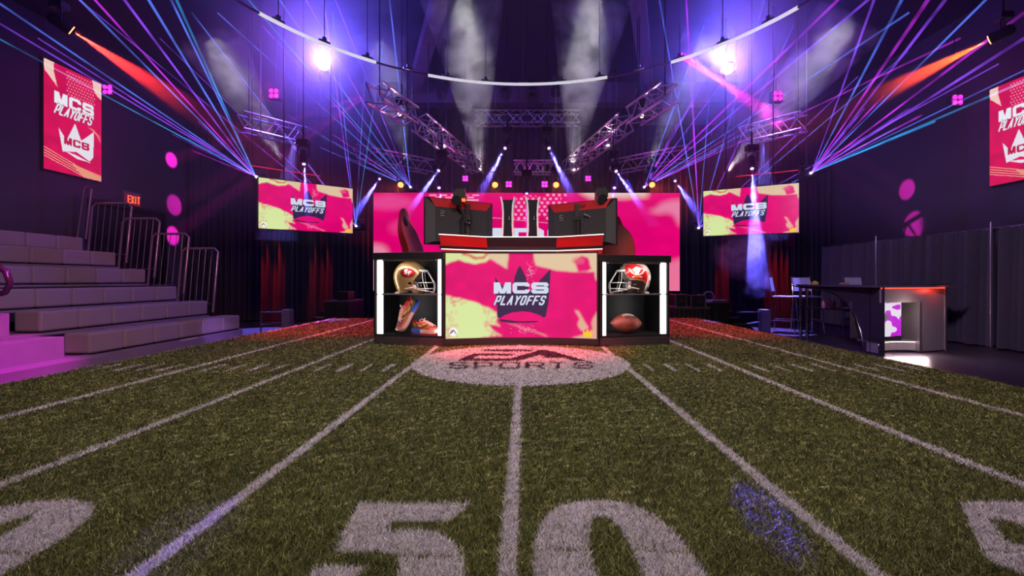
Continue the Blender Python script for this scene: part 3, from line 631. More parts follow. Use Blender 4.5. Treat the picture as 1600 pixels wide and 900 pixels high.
dt = [(pts[0].x, pts[0].y+.01), (pts[1].x, pts[1].y+.01), (pts[2].x, pts[2].y+.01), (pts[3].x, pts[3].y+.01), (.78, 5.05), (-.78, 5.05)]
MB().prism(dt, lambda u, v, w_: (u, v, w_), T+.860, T+.885).build('desk_top', SATIN, rs)
MB().box(-.60, .60, 4.6, 5.0, T, T+.860).build('desk_base', BLACK, rs)
MB().box(-.30, .30, 4.42, 4.74, T+.885, T+.978).build('console_shelf', SATIN, rs)
mt = root('desk_worktop', (0, 4.6, T+.80), 'black lower worktop running behind the cabinets', 'desk')
MB().prism([(-1.30, 4.44), (-.70, 4.35), (-.55, 4.45), (.55, 4.45), (.70, 4.35), (1.30, 4.44), (1.2, 5.0), (-1.2, 5.0)], lambda u, v, w_: (u, v, w_), T+.75, T+.78).build('worktop_board', CABB, mt)
for s in (-1, 1): MB().box(s*1.1-.03, s*1.1+.03, 4.85, 4.95, T, T+.75).build('leg', BLACK, mt)
# monitors seen from behind
SHELLG = mat('monitor_grey', (.045, .042, .052), .4); MRED = mat('monitor_red', (.50, .015, .03), .4)
def monitor(A, B, zb_, h, label):                        # A near outer edge, B far inner edge (x, y)
    A = Vector((A[0], A[1], zb_)); B = Vector((B[0], B[1], zb_)); L = (B-A).length; ex = (B-A).normalized(); ez = Vector((0, 0, 1))
    n_ = ex.cross(ez); n_ = n_ if n_.y < 0 else -n_         # towards the camera = back of the monitor
    r = root('gaming_monitor', (A+B)/2, label, 'monitor', 'monitors on the desk, seen from behind')
    f = lambda u, v, w_: A+ex*u+ez*v+n_*w_
    MB().prism([(0, 0), (L, 0), (L, h), (0, h)], f, -.03, .0).build('bezel', SATIN, r, bev=.004)
    MB().prism([(.01, .01), (L-.01, .01), (L-.01, h-.01), (.01, h-.01)], f, -.033, -.030).build('screen', mat('screen_black', (.01, .01, .012), .1), r)
    def frust(u0, u1, v0, v1, in_, w1, mb, m=0):
        mb.add([f(u0, v0, 0), f(u1, v0, 0), f(u1, v1, 0), f(u0, v1, 0), f(u0+in_, v0+in_, w1), f(u1-in_, v0+in_, w1), f(u1-in_, v1-in_, w1), f(u0+in_, v1-in_, w1)],
               [(0, 1, 5, 4), (1, 2, 6, 5), (2, 3, 7, 6), (3, 0, 4, 7), (4, 5, 6, 7)], m); return mb
    mb = MB(); i = .085
    mb.add([f(.004, .004, .001), f(L-.004, .004, .001), f(L-.004, h-.004, .001), f(.004, h-.004, .001), f(.004+i, .03, .03), f(L-.004-i, .03, .03), f(L-.004-i, h-.004-i, .03), f(.004+i, h-.004-i, .03)],
           [(0, 1, 5, 4), (1, 2, 6, 5), (3, 0, 4, 7), (4, 5, 6, 7)])
    mb.build('back_shell', SHELLG, r)
    MB().add([f(.05, h-.006, .0015), f(L-.01, h-.006, .0015), f(L-.004-i, h-.004-i, .031), f(.004+i, h-.004-i, .031)], [(0, 1, 2, 3)]).build('red_band', MRED, r)
    t = MB()
    for l in text('BENQ', .42*L, 1, .42*L+.11, 0, .2):
        q = [f(u, h-.065+v*.028, .026-.0*v) for u, v in l]; t.tube(q, .0022, 4)
    t.build('lettering', mat('dark_letter', (.03, .01, .015), .4), r)
    t = MB(); q = [(0, 1), (1, 1), (1, .6), (0, .45), (0, .0), (1, 0)]; u0 = (.20*L if A.x < 0 else L-.20*L-.04)
    t.tube([f(u0+u*.035, h-.17+v*.045, .033) for u, v in q], .003, 4); t.build('emblem', mat('grey_letter', (.45, .45, .48), .4), r)
    c_ = f(L*.5, 0, .06)
    MB().tube([c_+Vector((0, 0, -.03)), c_+Vector((0, 0, h*.55))], .022, 10).build('stand_column', SATIN, r, smooth=True)
    return r
monitor((-.895, 4.22), (-.295, 4.62), T+.905, .445, 'black gaming monitor on the left of the desk, back towards viewer')
monitor((.880, 4.22), (.270, 4.62), T+.900, .435, 'black gaming monitor on the right of the desk, back towards viewer')
# game consoles
def console(x, y, label):
    r = root('game_console', (x, y, T+.978), label, 'game console', 'two consoles standing between the monitors'); z0 = T+.978
    MB().prism([(-.034, 0), (.034, 0), (.026, .13), (.030, .24), (.042, .375), (-.042, .375), (-.030, .24), (-.026, .13)], lambda u, v, w_: (x+u, y+w_, z0+v+.008), -.11, .11).build('core', mat('console_black', (.02, .02, .03), .18), r, bev=.003)
    MB().cyl((x, y, z0), (x, y, z0+.008), .05).build('base_disc', SATIN, r)
    for s in (-1, 1):
        prof = [(.048, 0), (.044, .12), (.042, .24), (.047, .34), (.060, .405)]
        inn = [(u-.013, v) for u, v in prof[::-1]]
        MB().prism([(s*u, v) for u, v in prof+inn], lambda u, v, w_: (x+u, y+w_, z0+v+.006), -.128, .128).build('side_panel', mat('console_white', (.82, .82, .86), .35), r)
    r.scale = (1.28, 1, 1)
    MB().box(x+.008, x+.014, y-.114, y-.11, z0+.19, z0+.205).box(x+.008, x+.014, y-.114, y-.11, z0+.215, z0+.222).build('port', mat('port_grey', (.4, .4, .45), .3), r)
console(P(794, 0, 4.58).x, 4.58, 'white and black upright game console beside the left monitor')
console(P(832, 0, 4.58).x, 4.58, 'white and black upright game console beside the right monitor')
# camera rigs on the desk
def rig(x, y, flip, label):
    r = root('camera_rig', (x, y, T+.978), label, 'camera'); z0 = T+.978; s = flip
    MB().box(x-.02, x+.02, y-.02, y+.02, z0, z0+.33).build('pole', BLACK, r, bev=.003)
    MB().box(x-.06, x+.06, y-.05, y+.05, z0-.0, z0+.012).build('base_plate', BLACK, r)
    if s < 0:
        hx, hz = x-.075, z0+.39
        a = MB().tube([(x-.055, y-.05, z0), (x-.055, y-.05, z0+.13)], .005).tube([(x-.02, y-.04, z0+.20), (x-.06, y-.06, z0+.27), (hx, y-.05, hz-.05)], .012)
        a.tube([(x-.10, y-.05, z0+.14), (x-.05, y-.06, z0+.22), (x-.01, y-.04, z0+.14)], .008)
    else:
        hx, hz = x+.235, z0+.40
        a = MB().tube([(x+.03, y-.05, z0+.0), (x+.12, y-.07, z0+.19)], .008).tube([(x+.12, y-.07, z0+.19), (x+.17, y-.07, z0+.24), (hx-.02, y-.05, hz-.06)], .013)
        a.ball((x+.115, y-.07, z0+.195), .022).ball((x+.165, y-.07, z0+.20), .018).tube([(x+.06, y-.07, z0+.22), (x+.19, y-.09, z0+.16)], .012)
    a.build('arm', DARKSTEEL, r, smooth=True)
    MB().box(x-.03, x+.035, y-.035, y+.0, z0+.17, z0+.22).ball((x+.02, y-.04, z0+.14), .02).build('clamp', SATIN, r, bev=.004)
    b = MB().box(hx-.055, hx+.055, y-.09, y+.04, hz-.02, hz+.055).box(hx-.04, hx+.05, y-.05, y+.03, hz+.055, hz+.085).build('camera_body', BLACK, r, bev=.006)
    MB().cyl((hx-.012, y-.09, hz-.035), (hx-.012, y-.16, hz-.05), .042, .048).build('lens', SATIN, b, smooth=True)
    MB().box(hx+.03, hx+.06, y-.1, y-.06, hz-.045, hz-.02).build('tally_lamp', emit('tally_red', (1, .12, .02), 2.5), b)
    for k in range(3): MB().tube([(hx-.05+.04*k, y, hz+.08), (hx-.07+.05*k, y, hz+.13), (hx-.02+.05*k, y+.02, hz+.09), (hx+.06, y, hz-.02)], .003, 5).build('cable', BLACK, r)
rig(P(731, 0, 4.42).x, 4.42, -1, 'black camera on short mast behind the left red wing')
rig(P(901, 0, 4.42).x, 4.42, 1, 'black camera on angled arm behind the right red wing')
# gaming chairs
def chair(loc, yaw, label):
    r = root('gaming_chair', (0, 0, 0), label, 'chair', 'racing style gaming chairs behind the desk')
    FAB = mat('chair_red_black', (.16, .012, .02), .5); FB = mat('chair_black', (.02, .012, .018), .45)
    mb = MB(); nz = 16; rows = []
    for i in range(nz+1):                                 # backrest: seat front is +x
        t = i/nz; z = .50+.84*t; x = -.22-.05*t+.03*math.sin(t*PI*2)
        hw_ = np.interp(t, [0, .15, .35, .55, .72, .80, .88, .96, 1], [.20, .23, .26, .275, .25, .17, .145, .13, .07])
        th_ = np.interp(t, [0, .3, .8, 1], [.055, .05, .04, .025]); wing = np.interp(t, [0, .2, .5, .75, .85, 1], [.04, .08, .11, .07, .02, .0])
        ring = []
        for a in range(16):
            q = 2*PI*a/16; yy = hw_*math.sin(q); ring.append((x+th_*math.cos(q)+wing*abs(math.sin(q))**3, yy, z))
        rows += ring
    fs = [(i*16+a, i*16+(a+1) % 16, (i+1)*16+(a+1) % 16, (i+1)*16+a) for i in range(nz) for a in range(16)]+[tuple(range(16))[::-1], tuple(nz*16+a for a in range(16))]
    mb.add(rows, fs); mb.build('backrest', FAB, r, smooth=True, sub=1)
    MB().ball((-.24, 0, .62), .05, .15, .09).build('lumbar_cushion', FB, r, smooth=True)
    MB().ball((-.275, 0, 1.19), .05, .11, .07).build('head_cushion', FB, r, smooth=True)
    MB().prism([(-.24, -.22), (.24, -.25), (.28, -.2), (.28, .2), (.24, .25), (-.24, .22)], lambda u, v, w_: (u, v, w_), .40, .50).build('seat', FAB, r, bev=.03)
    for s in (-1, 1):
        ar = MB().box(-.02, .02, s*.30-.02, s*.30+.02, .42, .64).build('armrest', FB, r)
        MB().prism([(-.14, s*.30-.045), (.16, s*.30-.045), (.16, s*.30+.045), (-.14, s*.30+.045)], lambda u, v, w_: (u, v, w_), .64, .685).build('arm_pad', mat('arm_pad_red', (.75, .03, .03), .4), ar, bev=.015)
    MB().cyl((0, 0, .10), (0, 0, .40), .03).build('gas_column', CHROME, r, smooth=True)
    for k in range(5):
        q = 2*PI*k/5; e = Vector((.30*math.cos(q), .30*math.sin(q), .07))
        lg = MB().tube([(0, 0, .11), e], [.03, .018]).build('leg', SATIN, r, smooth=True)
        MB().cyl(e+Vector((0, -.012, -.04)), e+Vector((0, .012, -.04)), .03).build('caster', BLACK, lg, smooth=True)
    r.location = loc; r.rotation_euler = (0, 0, yaw); r.scale = (1.06, 1.06, 1.07)
    return r
chair((-1.12, 5.42, T), R(-6), 'dark red gaming chair behind the gold helmet cabinet, backrest side on')
chair((1.19, 5.55, T), R(-78), 'dark maroon gaming chair behind the right monitor, backrest turned')
# ------------------------------------------------------------------ LED wall and hanging screens
lw = root('led_wall', (0, 9.1, 0), 'wide pink video wall across the back of the stage', 'video wall')
A = P(583.5, 301, 9.0); B = P(1062, 301.5, 9.0); C_ = P(583.5, 454, 9.0)
screen_grid('screen', A, B, C_, playoffs_picture(760, 260, wide=True), LED, lw)
MB().box(A.x-.005, B.x+.005, 9.01, 9.12, C_.z-.01, A.z+.005).build('panel_housing', BLACK, lw)
fs_ = MB()
for x in np.linspace(A.x+.3, B.x-.3, 6): fs_.box(x-.03, x+.03, 9.12, 9.18, 0, A.z).box(x-.3, x+.3, 9.05, 9.6, 0, .05)
fs_.build('support_frame', BLACK, lw)
def hang_tv(A, B, Dz, label, pic, m=SCREEN, name='hanging_screen', drop=True, group=None):
    A = Vector(A); B = Vector(B); C1 = A-Vector((0, 0, Dz)); r = root(name, (A+B)/2, label, 'screen', group)
    screen_grid('screen', A, B, C1, pic, m, r)
    ex = (B-A).normalized(); n_ = ex.cross(Vector((0, 0, 1))); L = (B-A).length
    f = lambda u, v, w_: A+ex*u-Vector((0, 0, v))-n_*w_
    if (f(0, 0, 1)-f(0, 0, 0)).dot(Vector((cam.location.x, 0, 0))-A) > 0: f = lambda u, v, w_: A+ex*u-Vector((0, 0, v))+n_*w_
    MB().prism([(-.012, -.012), (L+.012, -.012), (L+.012, Dz+.012), (-.012, Dz+.012)], f, .004, .06).build('housing', SATIN, r, bev=.003)
    if drop:
        for u in (.25*L, .75*L): MB().cyl(f(u, 0, .04), f(u, 0, .04)+Vector((0, 0, ZC-A.z)), .012).build('hanging_pole', BLACK, r)
    return r
pic = playoffs_picture(300, 180)
hang_tv(P(404, 277, 8.0), P(551, 295, 9.15), .895, 'flown screen with dark crown logo left of the video wall', pic, group='screens flown beside the video wall')
hang_tv(P(1099, 299, 9.15), P(1248, 286, 8.3), .898, 'flown screen with dark crown logo right of the video wall', pic, group='screens flown beside the video wall')
pp = portrait_picture(120, 210)
hang_tv((XL+.08, 8.86, 5.476), (XL+.08, 10.07, 5.476), 2.155, 'tall portrait screen on the wall above the bleacher', pp, name='portrait_wall_screen', drop=False)
hang_tv((XR-.08, 8.30, 4.61), (XR-.08, 7.34, 4.61), 1.755, 'tall portrait screen on the wall above the curtain', pp, name='portrait_wall_screen', drop=False)
# exit sign
er = root('exit_sign', (XL+.05, 11.0, 3.05), 'red lit EXIT sign above the dark doorway', 'sign')
y0, y1 = 10.72, 11.12; z0, z1 = 2.93, 3.20
MB().box(XL+.0, XL+.07, y0, y1, z0, z1).build('housing', emit('exit_housing', (.20, .012, .02), .6), er, bev=.01)
MB().box(XL, XL+.05, y0-.02, y1+.02, z1, z1+.05).build('mounting_plate', mat('grey_plate', (.2, .15, .2), .5), er)
t = MB()
for l in text('EXIT', y0+.04, z1-.05, y1-.04, z0+.05, .3): t.tube([(XL+.075, u, v) for u, v in l], .014, 6)
t.build('lettering', emit('exit_red', (1, .10, .04), 1.6), er)
# ------------------------------------------------------------------ bleacher
BF = mat('bleacher_fabric', (.25, .215, .225), .85, 0, .06, 90, .3, 400)
DECK = mat('bleacher_deck', (.20, .17, .22), .35, 0, .2, 4); BLK = mat('bleacher_black', (.015, .012, .018), .5)
bl = root('telescopic_bleacher', (-7.5, 7.4, 0), 'stepped bleacher with grey upholstered cube seats along the left wall', 'bleacher')
XR_ = [-5.70, -6.35, -6.97, -7.60, -8.20, -8.86]; ZT = [.44, .73, 1.02, 1.36, 1.70, 2.0]
for i, (x, zt_) in enumerate(zip(XR_, ZT)):
    zd = zt_-.29; xb = XR_[i+1] if i < 5 else XL+.02
    MB().box(xb-.05, x+.02, 3.2, 9.2, zd-.035, zd).build('deck', DECK, bl, bev=.004)
    MB().box(x-.02, x+.02, 3.2, 9.2, max(0, zd-.16), zd-.035).build('fascia', DECK if i == 0 else BLK, bl)
    if i: MB().box(x-.25, x-.2, 3.2, 9.18, 0, zd-.16).build('understructure', BLK, bl)
    for k in range(6):
        ya = 6.0+.533*k
        o = MB().box(x-.36, x-.005, ya+.006, ya+.527, zd+.02, zt_).build('seat_cushion', BF, bl, bev=.028)
        MB().box(x-.34, x-.02, ya+.03, ya+.5, zd, zd+.02).build('cushion_base', BLK, o)
    if i < 3:                                             # half steps of the aisle
        MB().box(x-.34, x-.01, 4.35, 5.68-.03*i, zd, zt_+.0).build('aisle_step', DECK, bl, bev=.005)
MB().box(-5.72, -5.40, 3.2, 5.95, 0, .17).build('front_step', DECK, bl, bev=.005)
MB().box(-5.75, -5.66, 5.95, 9.2, 0, .13).build('kick_board', DECK, bl)
MB().box(-5.685, -5.675, 7.55, 7.95, .06, .15).build('data_plate', mat('worn_plate', (.5, .45, .5), .5, 0, .9, 30), bl)
def loop(pts, r_, nm, mat_): return MB().tube(pts, r_, 10).build(nm, mat_, bl, smooth=True)
GR = mat('rail_tube', (.34, .24, .30), .3, .6)
for k, (xc, w_, z_b, z_t) in enumerate([(-8.50, .80, 1.75, 2.71), (-7.90, .75, 1.45, 2.40), (-7.30, .75, 1.12, 2.09), (-6.70, .74, .74, 1.79)]):
    y = 9.3; a, b = xc-w_/2, xc+w_/2; ln_ = .11
    g = loop([(a, y, z_b-.25), (a+ln_, y, z_t-.07), (a+ln_+.07, y, z_t), (b+ln_-.07, y, z_t), (b+ln_, y, z_t-.07), (b+.0, y, z_b-.25)], .024, 'guard_rail', GR)
    t = MB()
    for j in range(1, 6):
        f_ = j/6; t.cyl((a+(b-a)*f_+.01, y, z_b-.1), (a+(b-a)*f_+ln_, y, z_t), .006, n=6)
    t.tube([(a+.02, y, z_b-.08), (b+.02, y, z_b-.08)], .012); t.build('rail_bars', ALU, g)
loop([(-9.3, 9.5, 2.0), (-9.15, 9.5, 3.05), (-9.08, 9.5, 3.12), (-9.0, 9.5, 3.05), (-9.12, 9.5, 2.0)], .022, 'guard_rail', GR)
loop([(-7.8, 5.25, 1.95), (-6.75, 5.25, 1.62), (-6.1, 5.25, 1.34), (-5.95, 5.25, 1.24), (-5.90, 5.25, 1.10), (-5.96, 5.25, 1.0), (-6.1, 5.25, .965), (-6.9, 5.25, 1.02)], .032, 'handrail', mat('handrail_black', (.03, .015, .025), .2))
# ------------------------------------------------------------------ drapes
DR = mat('black_drape', (.013, .010, .020), .75, 0, .2, 8); RC = mat('pleated_curtain', (.060, .050, .075), .8, 0, .2, 10, .2, 300)
def drape_mesh(L, h, amp, folds, seed, nm='fabric'):
    r = random.Random(seed); nx, nz = folds*8, 8
    ph = [r.uniform(.7, 1.3) for _ in range(folds+2)]
    mb = MB(); vs = []
    for j in range(nz+1):
        for i in range(nx+1):
            u = i/nx; q = u*folds; k_ = int(q)
            y = amp*math.sin(2*PI*q)*ph[min(k_, folds)]*(1+.5*(1-j/nz))+amp*.5*math.sin(2*PI*q*.37+seed)
            vs.append((u*L-L/2, y, h*j/nz))
    return mb.add(vs, [(j*(nx+1)+i, j*(nx+1)+i+1, (j+1)*(nx+1)+i+1, (j+1)*(nx+1)+i) for j in range(nz) for i in range(nx)])
def drape(loc, yaw, L, h, amp, folds, seed, m, label, group, name):
    r = root(name, (0, 0, 0), label, 'curtain', group)
    o = drape_mesh(L, h, amp, folds, seed).build('fabric', m, r, smooth=True)
    MB().cyl((-L/2, 0, h), (L/2, 0, h), .02, n=8).build('curtain_rod', ALU if h < 3 else BLACK, r)
    r.location = loc; r.rotation_euler = (0, 0, yaw); return r
n_ = 12; wd = (XR-XL-.2)/n_
for i in range(n_):
    x = XL+.1+wd*(i+.5)
    lab = 'tall black drape against the back wall, ' + ['in the corner beside the EXIT doorway', 'left of the left flown screen', 'behind the left flown screen, red lit folds', 'behind the right edge of the left flown screen',
        'hidden behind the left end of the video wall', 'behind the video wall', 'behind the video wall', 'hidden behind the right end of the video wall',
        'just right of the video wall', 'behind the right flown screen, red lit folds', 'behind the outer edge of the right flown screen', 'in the corner beside the pleated curtain'][i]
    drape((x, 12.6, .03), 0, wd, 5.4, .06, 9, i, DR, lab, 'black drapes along the back wall', 'stage_drape')
ys = [6.3, 7.62, 9.0, 10.35, 12.0]; labs = ['nearest the camera at the frame edge', 'behind the silver end of the table', 'between the two bright poles', 'farthest, beside the corner']
for i in range(4):
    drape((7.92, (ys[i]+ys[i+1])/2, .03), R(90), ys[i+1]-ys[i], 1.98, .095, 10, 20+i, RC, 'grey pleated curtain panel, '+labs[i], 'pipe and drape panels along the right wall', 'pleated_curtain')
for y, lb in ((7.62, 'slim metal curtain pole with pink highlight, nearer one'), (10.1, 'slim metal curtain pole, farther one')):
    pr = root('curtain_pole', (7.84, y, 0), lb, 'pole'); MB().cyl((7.84, y, .01), (7.84, y, 2.12), .011).build('upright', ALU, pr, smooth=True)
    MB().cyl((7.84, y, 0), (7.84, y, .015), .16, .14).build('base_plate', DARKSTEEL, pr)
# ------------------------------------------------------------------ bar table at right
tb = root('bar_table', (6.2, 7.8, 0), 'high demo table with arched dark side and silver front, on the polished floor', 'table')
X0, Y0 = 5.40, 6.84
DK = mat('table_dark_side', (.045, .038, .06), .35); TOP = mat('table_top_dark', (.10, .09, .12), .15)
MB().prism([(X0-.12, Y0-.02), (7.15, 7.28), (7.10, 8.0), (6.3, 9.3), (5.65, 9.4), (5.42, 8.9)], lambda u, v, w_: (u, v, w_), 1.03, 1.06).build('table_top', TOP, tb, bev=.006)
arch = [(Y0, 0), (7.22, 0), (7.23, .12), (7.28, .32), (7.40, .56), (7.60, .76), (7.90, .90), (8.3, .975), (8.9, 1.0), (9.2, 1.03), (Y0, 1.03)]
MB().prism(arch, lambda u, v, w_: (X0+w_+(u-Y0)*.02, u, v), 0, .05).build('side_panel', DK, tb)
MB().tube([(X0-.008+(u-Y0)*.02, u-.02, v) for u, v in arch[1:-1]], .010, 6).build('arch_trim', CHROME, tb, smooth=True)
MB().box(X0-.004, X0, Y0+.22, Y0+.23, 0, 1.03).build('panel_seam', BLACK, tb)
# silver front, recess with shelf and small screen
fr_ = lambda u, z: (X0+u*1.46, Y0+u*.52)
def fpan(u0, u1, z0, z1, dy0, dy1, m, nm, bev=.003, n=1):
    mb = MB()
    for i in range(n):
        a0 = u0+(u1-u0)*i/n; a1 = u0+(u1-u0)*(i+1)/n
        cvx = lambda a: .18*math.sin(PI*(a-u0)/(u1-u0)) if n > 1 else 0
        pa = fr_(a0, 0); pb = fr_(a1, 0)
        mb.add([(pa[0], pa[1]+dy0+cvx(a0), z0), (pb[0], pb[1]+dy0+cvx(a1), z0), (pb[0], pb[1]+dy1+cvx(a1), z0), (pa[0], pa[1]+dy1+cvx(a0), z0),
                (pa[0], pa[1]+dy0+cvx(a0), z1), (pb[0], pb[1]+dy0+cvx(a1), z1), (pb[0], pb[1]+dy1+cvx(a1), z1), (pa[0], pa[1]+dy1+cvx(a0), z1)],
               [(0, 3, 2, 1), (4, 5, 6, 7), (0, 1, 5, 4), (2, 3, 7, 6), (1, 2, 6, 5), (0, 4, 7, 3)])
    return mb.build(nm, m, tb)
WSTEEL = mat('pale_steel', (.55, .50, .50), .4, .5, .1, 40, stretch=(1, 1, 10))
fpan(.0, .60, .80, 1.0, .0, .04, WSTEEL, 'top_rail')
fpan(.60, .97, .02, 1.0, .0, .04, WSTEEL, 'front_panel')
fpan(.97, 1.0, .0, 1.03, -.01, .30, STEEL, 'end_post')
fpan(.0, .60, .03, .17, .06, .30, WSTEEL, 'curved_base', n=8)
fpan(.0, .60, .17, .19, .04, .50, STEEL, 'base_shelf', n=8)
fpan(.0, .60, .19, .80, .62, .66, mat('recess_back', (.10, .09, .10), .4), 'recess_back')
fpan(.30, .60, .36, .66, .50, .56, WSTEEL, 'recess_drawer')
fpan(.57, .61, .02, .80, .0, .60, STEEL, 'inner_post')
fpan(.0, 1.0, 1.008, 1.028, -.004, .015, emit('red_under_light', (1, .05, .03), 2.5), 'red_light_strip')
fpan(.0, .60, .155, .168, .05, .06, emit('warm_strip', (1, .72, .68), 2.5), 'base_light_strip', n=8)
for (x, y) in ((5.62, 9.2), (6.95, 7.9), (5.5, 8.8)): MB().cyl((x, y, 0), (x, y, 1.03), .03, n=12).build('leg', CHROME, tb, smooth=True)
tsh = MB().box(5.5, 6.6, 8.3, 8.9, .60, .62).build('under_shelf', SATIN, tb)
light('POINT', 'recess_light', (5.9, 6.95, .62), 9.0, (1, .75, .72), size=.05, parent=tb)
light('AREA', 'base_light', (5.84, 7.00, .165), 9, (1, .70, .72), (5.84, 6.85, 0), parent=tb, sx=.8, sy=.02)
light('POINT', 'red_edge_light', (6.6, 7.12, .99), 1.6, (1, .05, .03), size=.03, parent=tb)
# small screen in the recess
def small_pic(nx, ny):
    u, v = np.meshgrid(np.linspace(0, 1, nx), np.linspace(0, 1, ny)); p = Paint(u, v, srgb(225, 215, 230))
    n = vnoise(u, v, .22, .16, 11); p.put(n > .52, srgb(190, 20, 210)); p.put(p.strokes(text('MCS', .05, .35, .45, .42, .1), .03), srgb(90, 90, 90)); p.put(p.strokes(text('PLAYOFFS', .05, .45, .45, .52, .2), .02), srgb(90, 90, 90))
    return p.C
A = P(1372, 475, 7.15); B = P(1408, 474, 7.25)
hang_tv((A.x, A.y, .80), (B.x+.0, B.y, .80), .55, 'small screen with magenta and white picture in the table recess', small_pic(60, 80), name='small_screen', drop=False)
mb = MB().box(A.x+.05, B.x-.02, 7.22, 7.3, .19, .26); st_ = mb.build('screen_stand', SATIN); tag(st_, 'black stand under the small screen in the table recess', 'stand')
# things on the bar table and its shelf
for i, (x, y, w1, d1, h1, c_, lb, nm, ct) in enumerate([
    (5.72, 8.9, .10, .06, .05, (.8, .55, .05), 'small yellow and black tool on the far end of the table', 'hand_tool', 'tool'),
    (5.80, 8.2, .14, .07, .035, (.30, .2, .12), 'small brown pack lying on the middle of the table top', 'small_pack', 'box'),
    (6.35, 7.55, .16, .09, .03, (.05, .04, .05), 'flat black device on the table above the recess', 'control_box', 'device'),
    (6.85, 7.5, .30, .12, .015, (.03, .03, .04), 'long thin black tray at the right end of the table', 'tray', 'tray')]):
    o = MB().box(x-w1/2, x+w1/2, y-d1/2, y+d1/2, 1.0605, 1.0605+h1).box(x-w1*.3, x+w1*.2, y-d1*.3, y+d1*.3, 1.0605+h1, 1.0605+h1*1.35).build(nm, mat('desk_item_%d' % i, c_, .5), bev=.004); tag(o, lb, ct)
for i, (x, h1, lb) in enumerate([(5.62, .17, 'pink lit bottle on the under shelf, leftmost'), (5.74, .20, 'clear bottle on the under shelf, middle one'), (5.83, .15, 'short bottle on the under shelf, rightmost')]):
    r_ = root('bottle', (x, 8.5, .62), lb, 'bottle', 'bottles on the under shelf')
    MB().lathe([(0, 0), (.03, 0), (.032, .01), (.032, h1*.65), (.012, h1*.82), (.012, h1*.92), (0, h1*.92)], (x, 8.5, .621), n=14).build('body', mat('bottle_pink', (.5, .15, .35), .2), r_, smooth=True)
    MB().cyl((x, 8.5, .621+h1*.92), (x, 8.5, .621+h1), .014, n=10).build('cap', SATIN, r_)
# bar stools
def stool(loc, yaw, label):
    r = root('bar_stool', (0, 0, 0), label, 'stool', 'grey bar stools round the high table')
    SG = mat('stool_mesh', (.42, .42, .45), .6); L_ = []
    for s in (-1, 1):
        MB().tube([(-.24, s*.23, 0), (-.20, s*.20, .76), (-.20, s*.20, .80), (-.27, s*.19, 1.19), (-.285, s*.19, 1.22)], .013).build('leg', CHROME, r, smooth=True)
        MB().tube([(.24, s*.23, 0), (.19, s*.20, .77)], .013).build('leg', CHROME, r, smooth=True)
        MB().tube([(-.225, s*.222, .28), (.225, s*.222, .28)], .010).build('footrest', CHROME, r)
    MB().tube([(.225, -.222, .28), (.225, .222, .28)], .010).build('footrest', CHROME, r)
    MB().prism([(-.21, -.21), (.21, -.20), (.22, .0), (.21, .20), (-.21, .21)], lambda u, v, w_: (u, v, w_), .77, .80).build('seat', SG, r, bev=.01)
    MB().prism([(-.19, .90), (-.20, 1.20), (.20, 1.20), (.19, .90)], lambda u, v, w_: (-.215-(v-.8)*.18+w_-.04*(1-(u/.2)**2), u, v), 0, .018).build('backrest', SG, r, bev=.008)
    r.location = loc; r.rotation_euler = (0, 0, yaw)
stool((5.72, 9.95, 0), R(-40), 'grey mesh bar stool standing alone farthest left of the high table')
stool((6.22, 9.95, 0), R(-95), 'grey mesh bar stool tucked behind the far end of the table, second from left')
stool((7.15, 9.6, 0), R(-90), 'grey mesh bar stool behind the table, only its back shows above the top')
# ------------------------------------------------------------------ equipment behind the stage
CASE = mat('case_black', (.02, .018, .024), .45, 0, .2, 8)
def table(x0, x1, y0, y1, h, label, group=None):
    r = root('draped_table', ((x0+x1)/2, (y0+y1)/2, 0), label, 'table', group)
    MB().box(x0, x1, y0, y1, h-.03, h).build('table_top', mat('dusty_top', (.10, .07, .09), .5), r, bev=.004)
    mb = MB(); N_ = 40; per = [(x0, y1), (x0, y0), (x1, y0), (x1, y1)]; vs = []
    for j, z in enumerate((.02, h-.03)):
        for a, b in zip(per[:-1], per[1:]):
            for i in range(N_):
                t = i/N_; q = .012*math.sin(t*N_*1.3)*(1-j*.6); dx, dy = b[0]-a[0], b[1]-a[1]; L = math.hypot(dx, dy)
                vs.append((a[0]+dx*t+dy/L*q, a[1]+dy*t-dx/L*q, z))
    n = len(vs)//2; mb.add(vs, [(i, i+1, n+i+1, n+i) for i in range(n-1)]); mb.build('skirt', CASE, r, smooth=True)
    return r
def case(x0, x1, y0, y1, z0, z1, label, name='flight_case', cat='case', trim=True):
    r = root(name, ((x0+x1)/2, (y0+y1)/2, z0), label, cat)
    MB().box(x0, x1, y0, y1, z0, z1).build('body', CASE, r, bev=.006)
    if trim:
        e = MB()
        for x in (x0, x1):
            for z in (z0, z1): e.box(x-.008, x+.008, y0-.004, y1+.004, z-.008 if z == z1 else z, z+.008)
            e.box(x-.008, x+.008, y0-.006, y0+.01, z0, z1)
        e.box(x0, x1, y0-.006, y0+.008, z1-.006, z1+.008)
        e.build('edge_frame', ALU, r)
        MB().tube([(x0+(x1-x0)*.35, y0-.01, (z0+z1)/2), (x0+(x1-x0)*.38, y0-.03, (z0+z1)/2), (x0+(x1-x0)*.62, y0-.03, (z0+z1)/2), (x0+(x1-x0)*.65, y0-.01, (z0+z1)/2)], .006, 6).build('handle', CHROME, r)
    return r
table(-3.32, -2.90, 7.6, 8.3, .80, 'low black skirted table behind the left corner of the turf')
table(2.52, 3.10, 7.5, 8.1, .70, 'low black skirted table beside the right display cabinet')
table(3.14, 3.50, 7.7, 8.5, .78, 'black draped table with grey papers right of the video wall')
case(2.56, 2.74, 7.6, 7.9, .70, .90, 'black computer case on the low skirted table, left one', 'computer_case', 'computer')
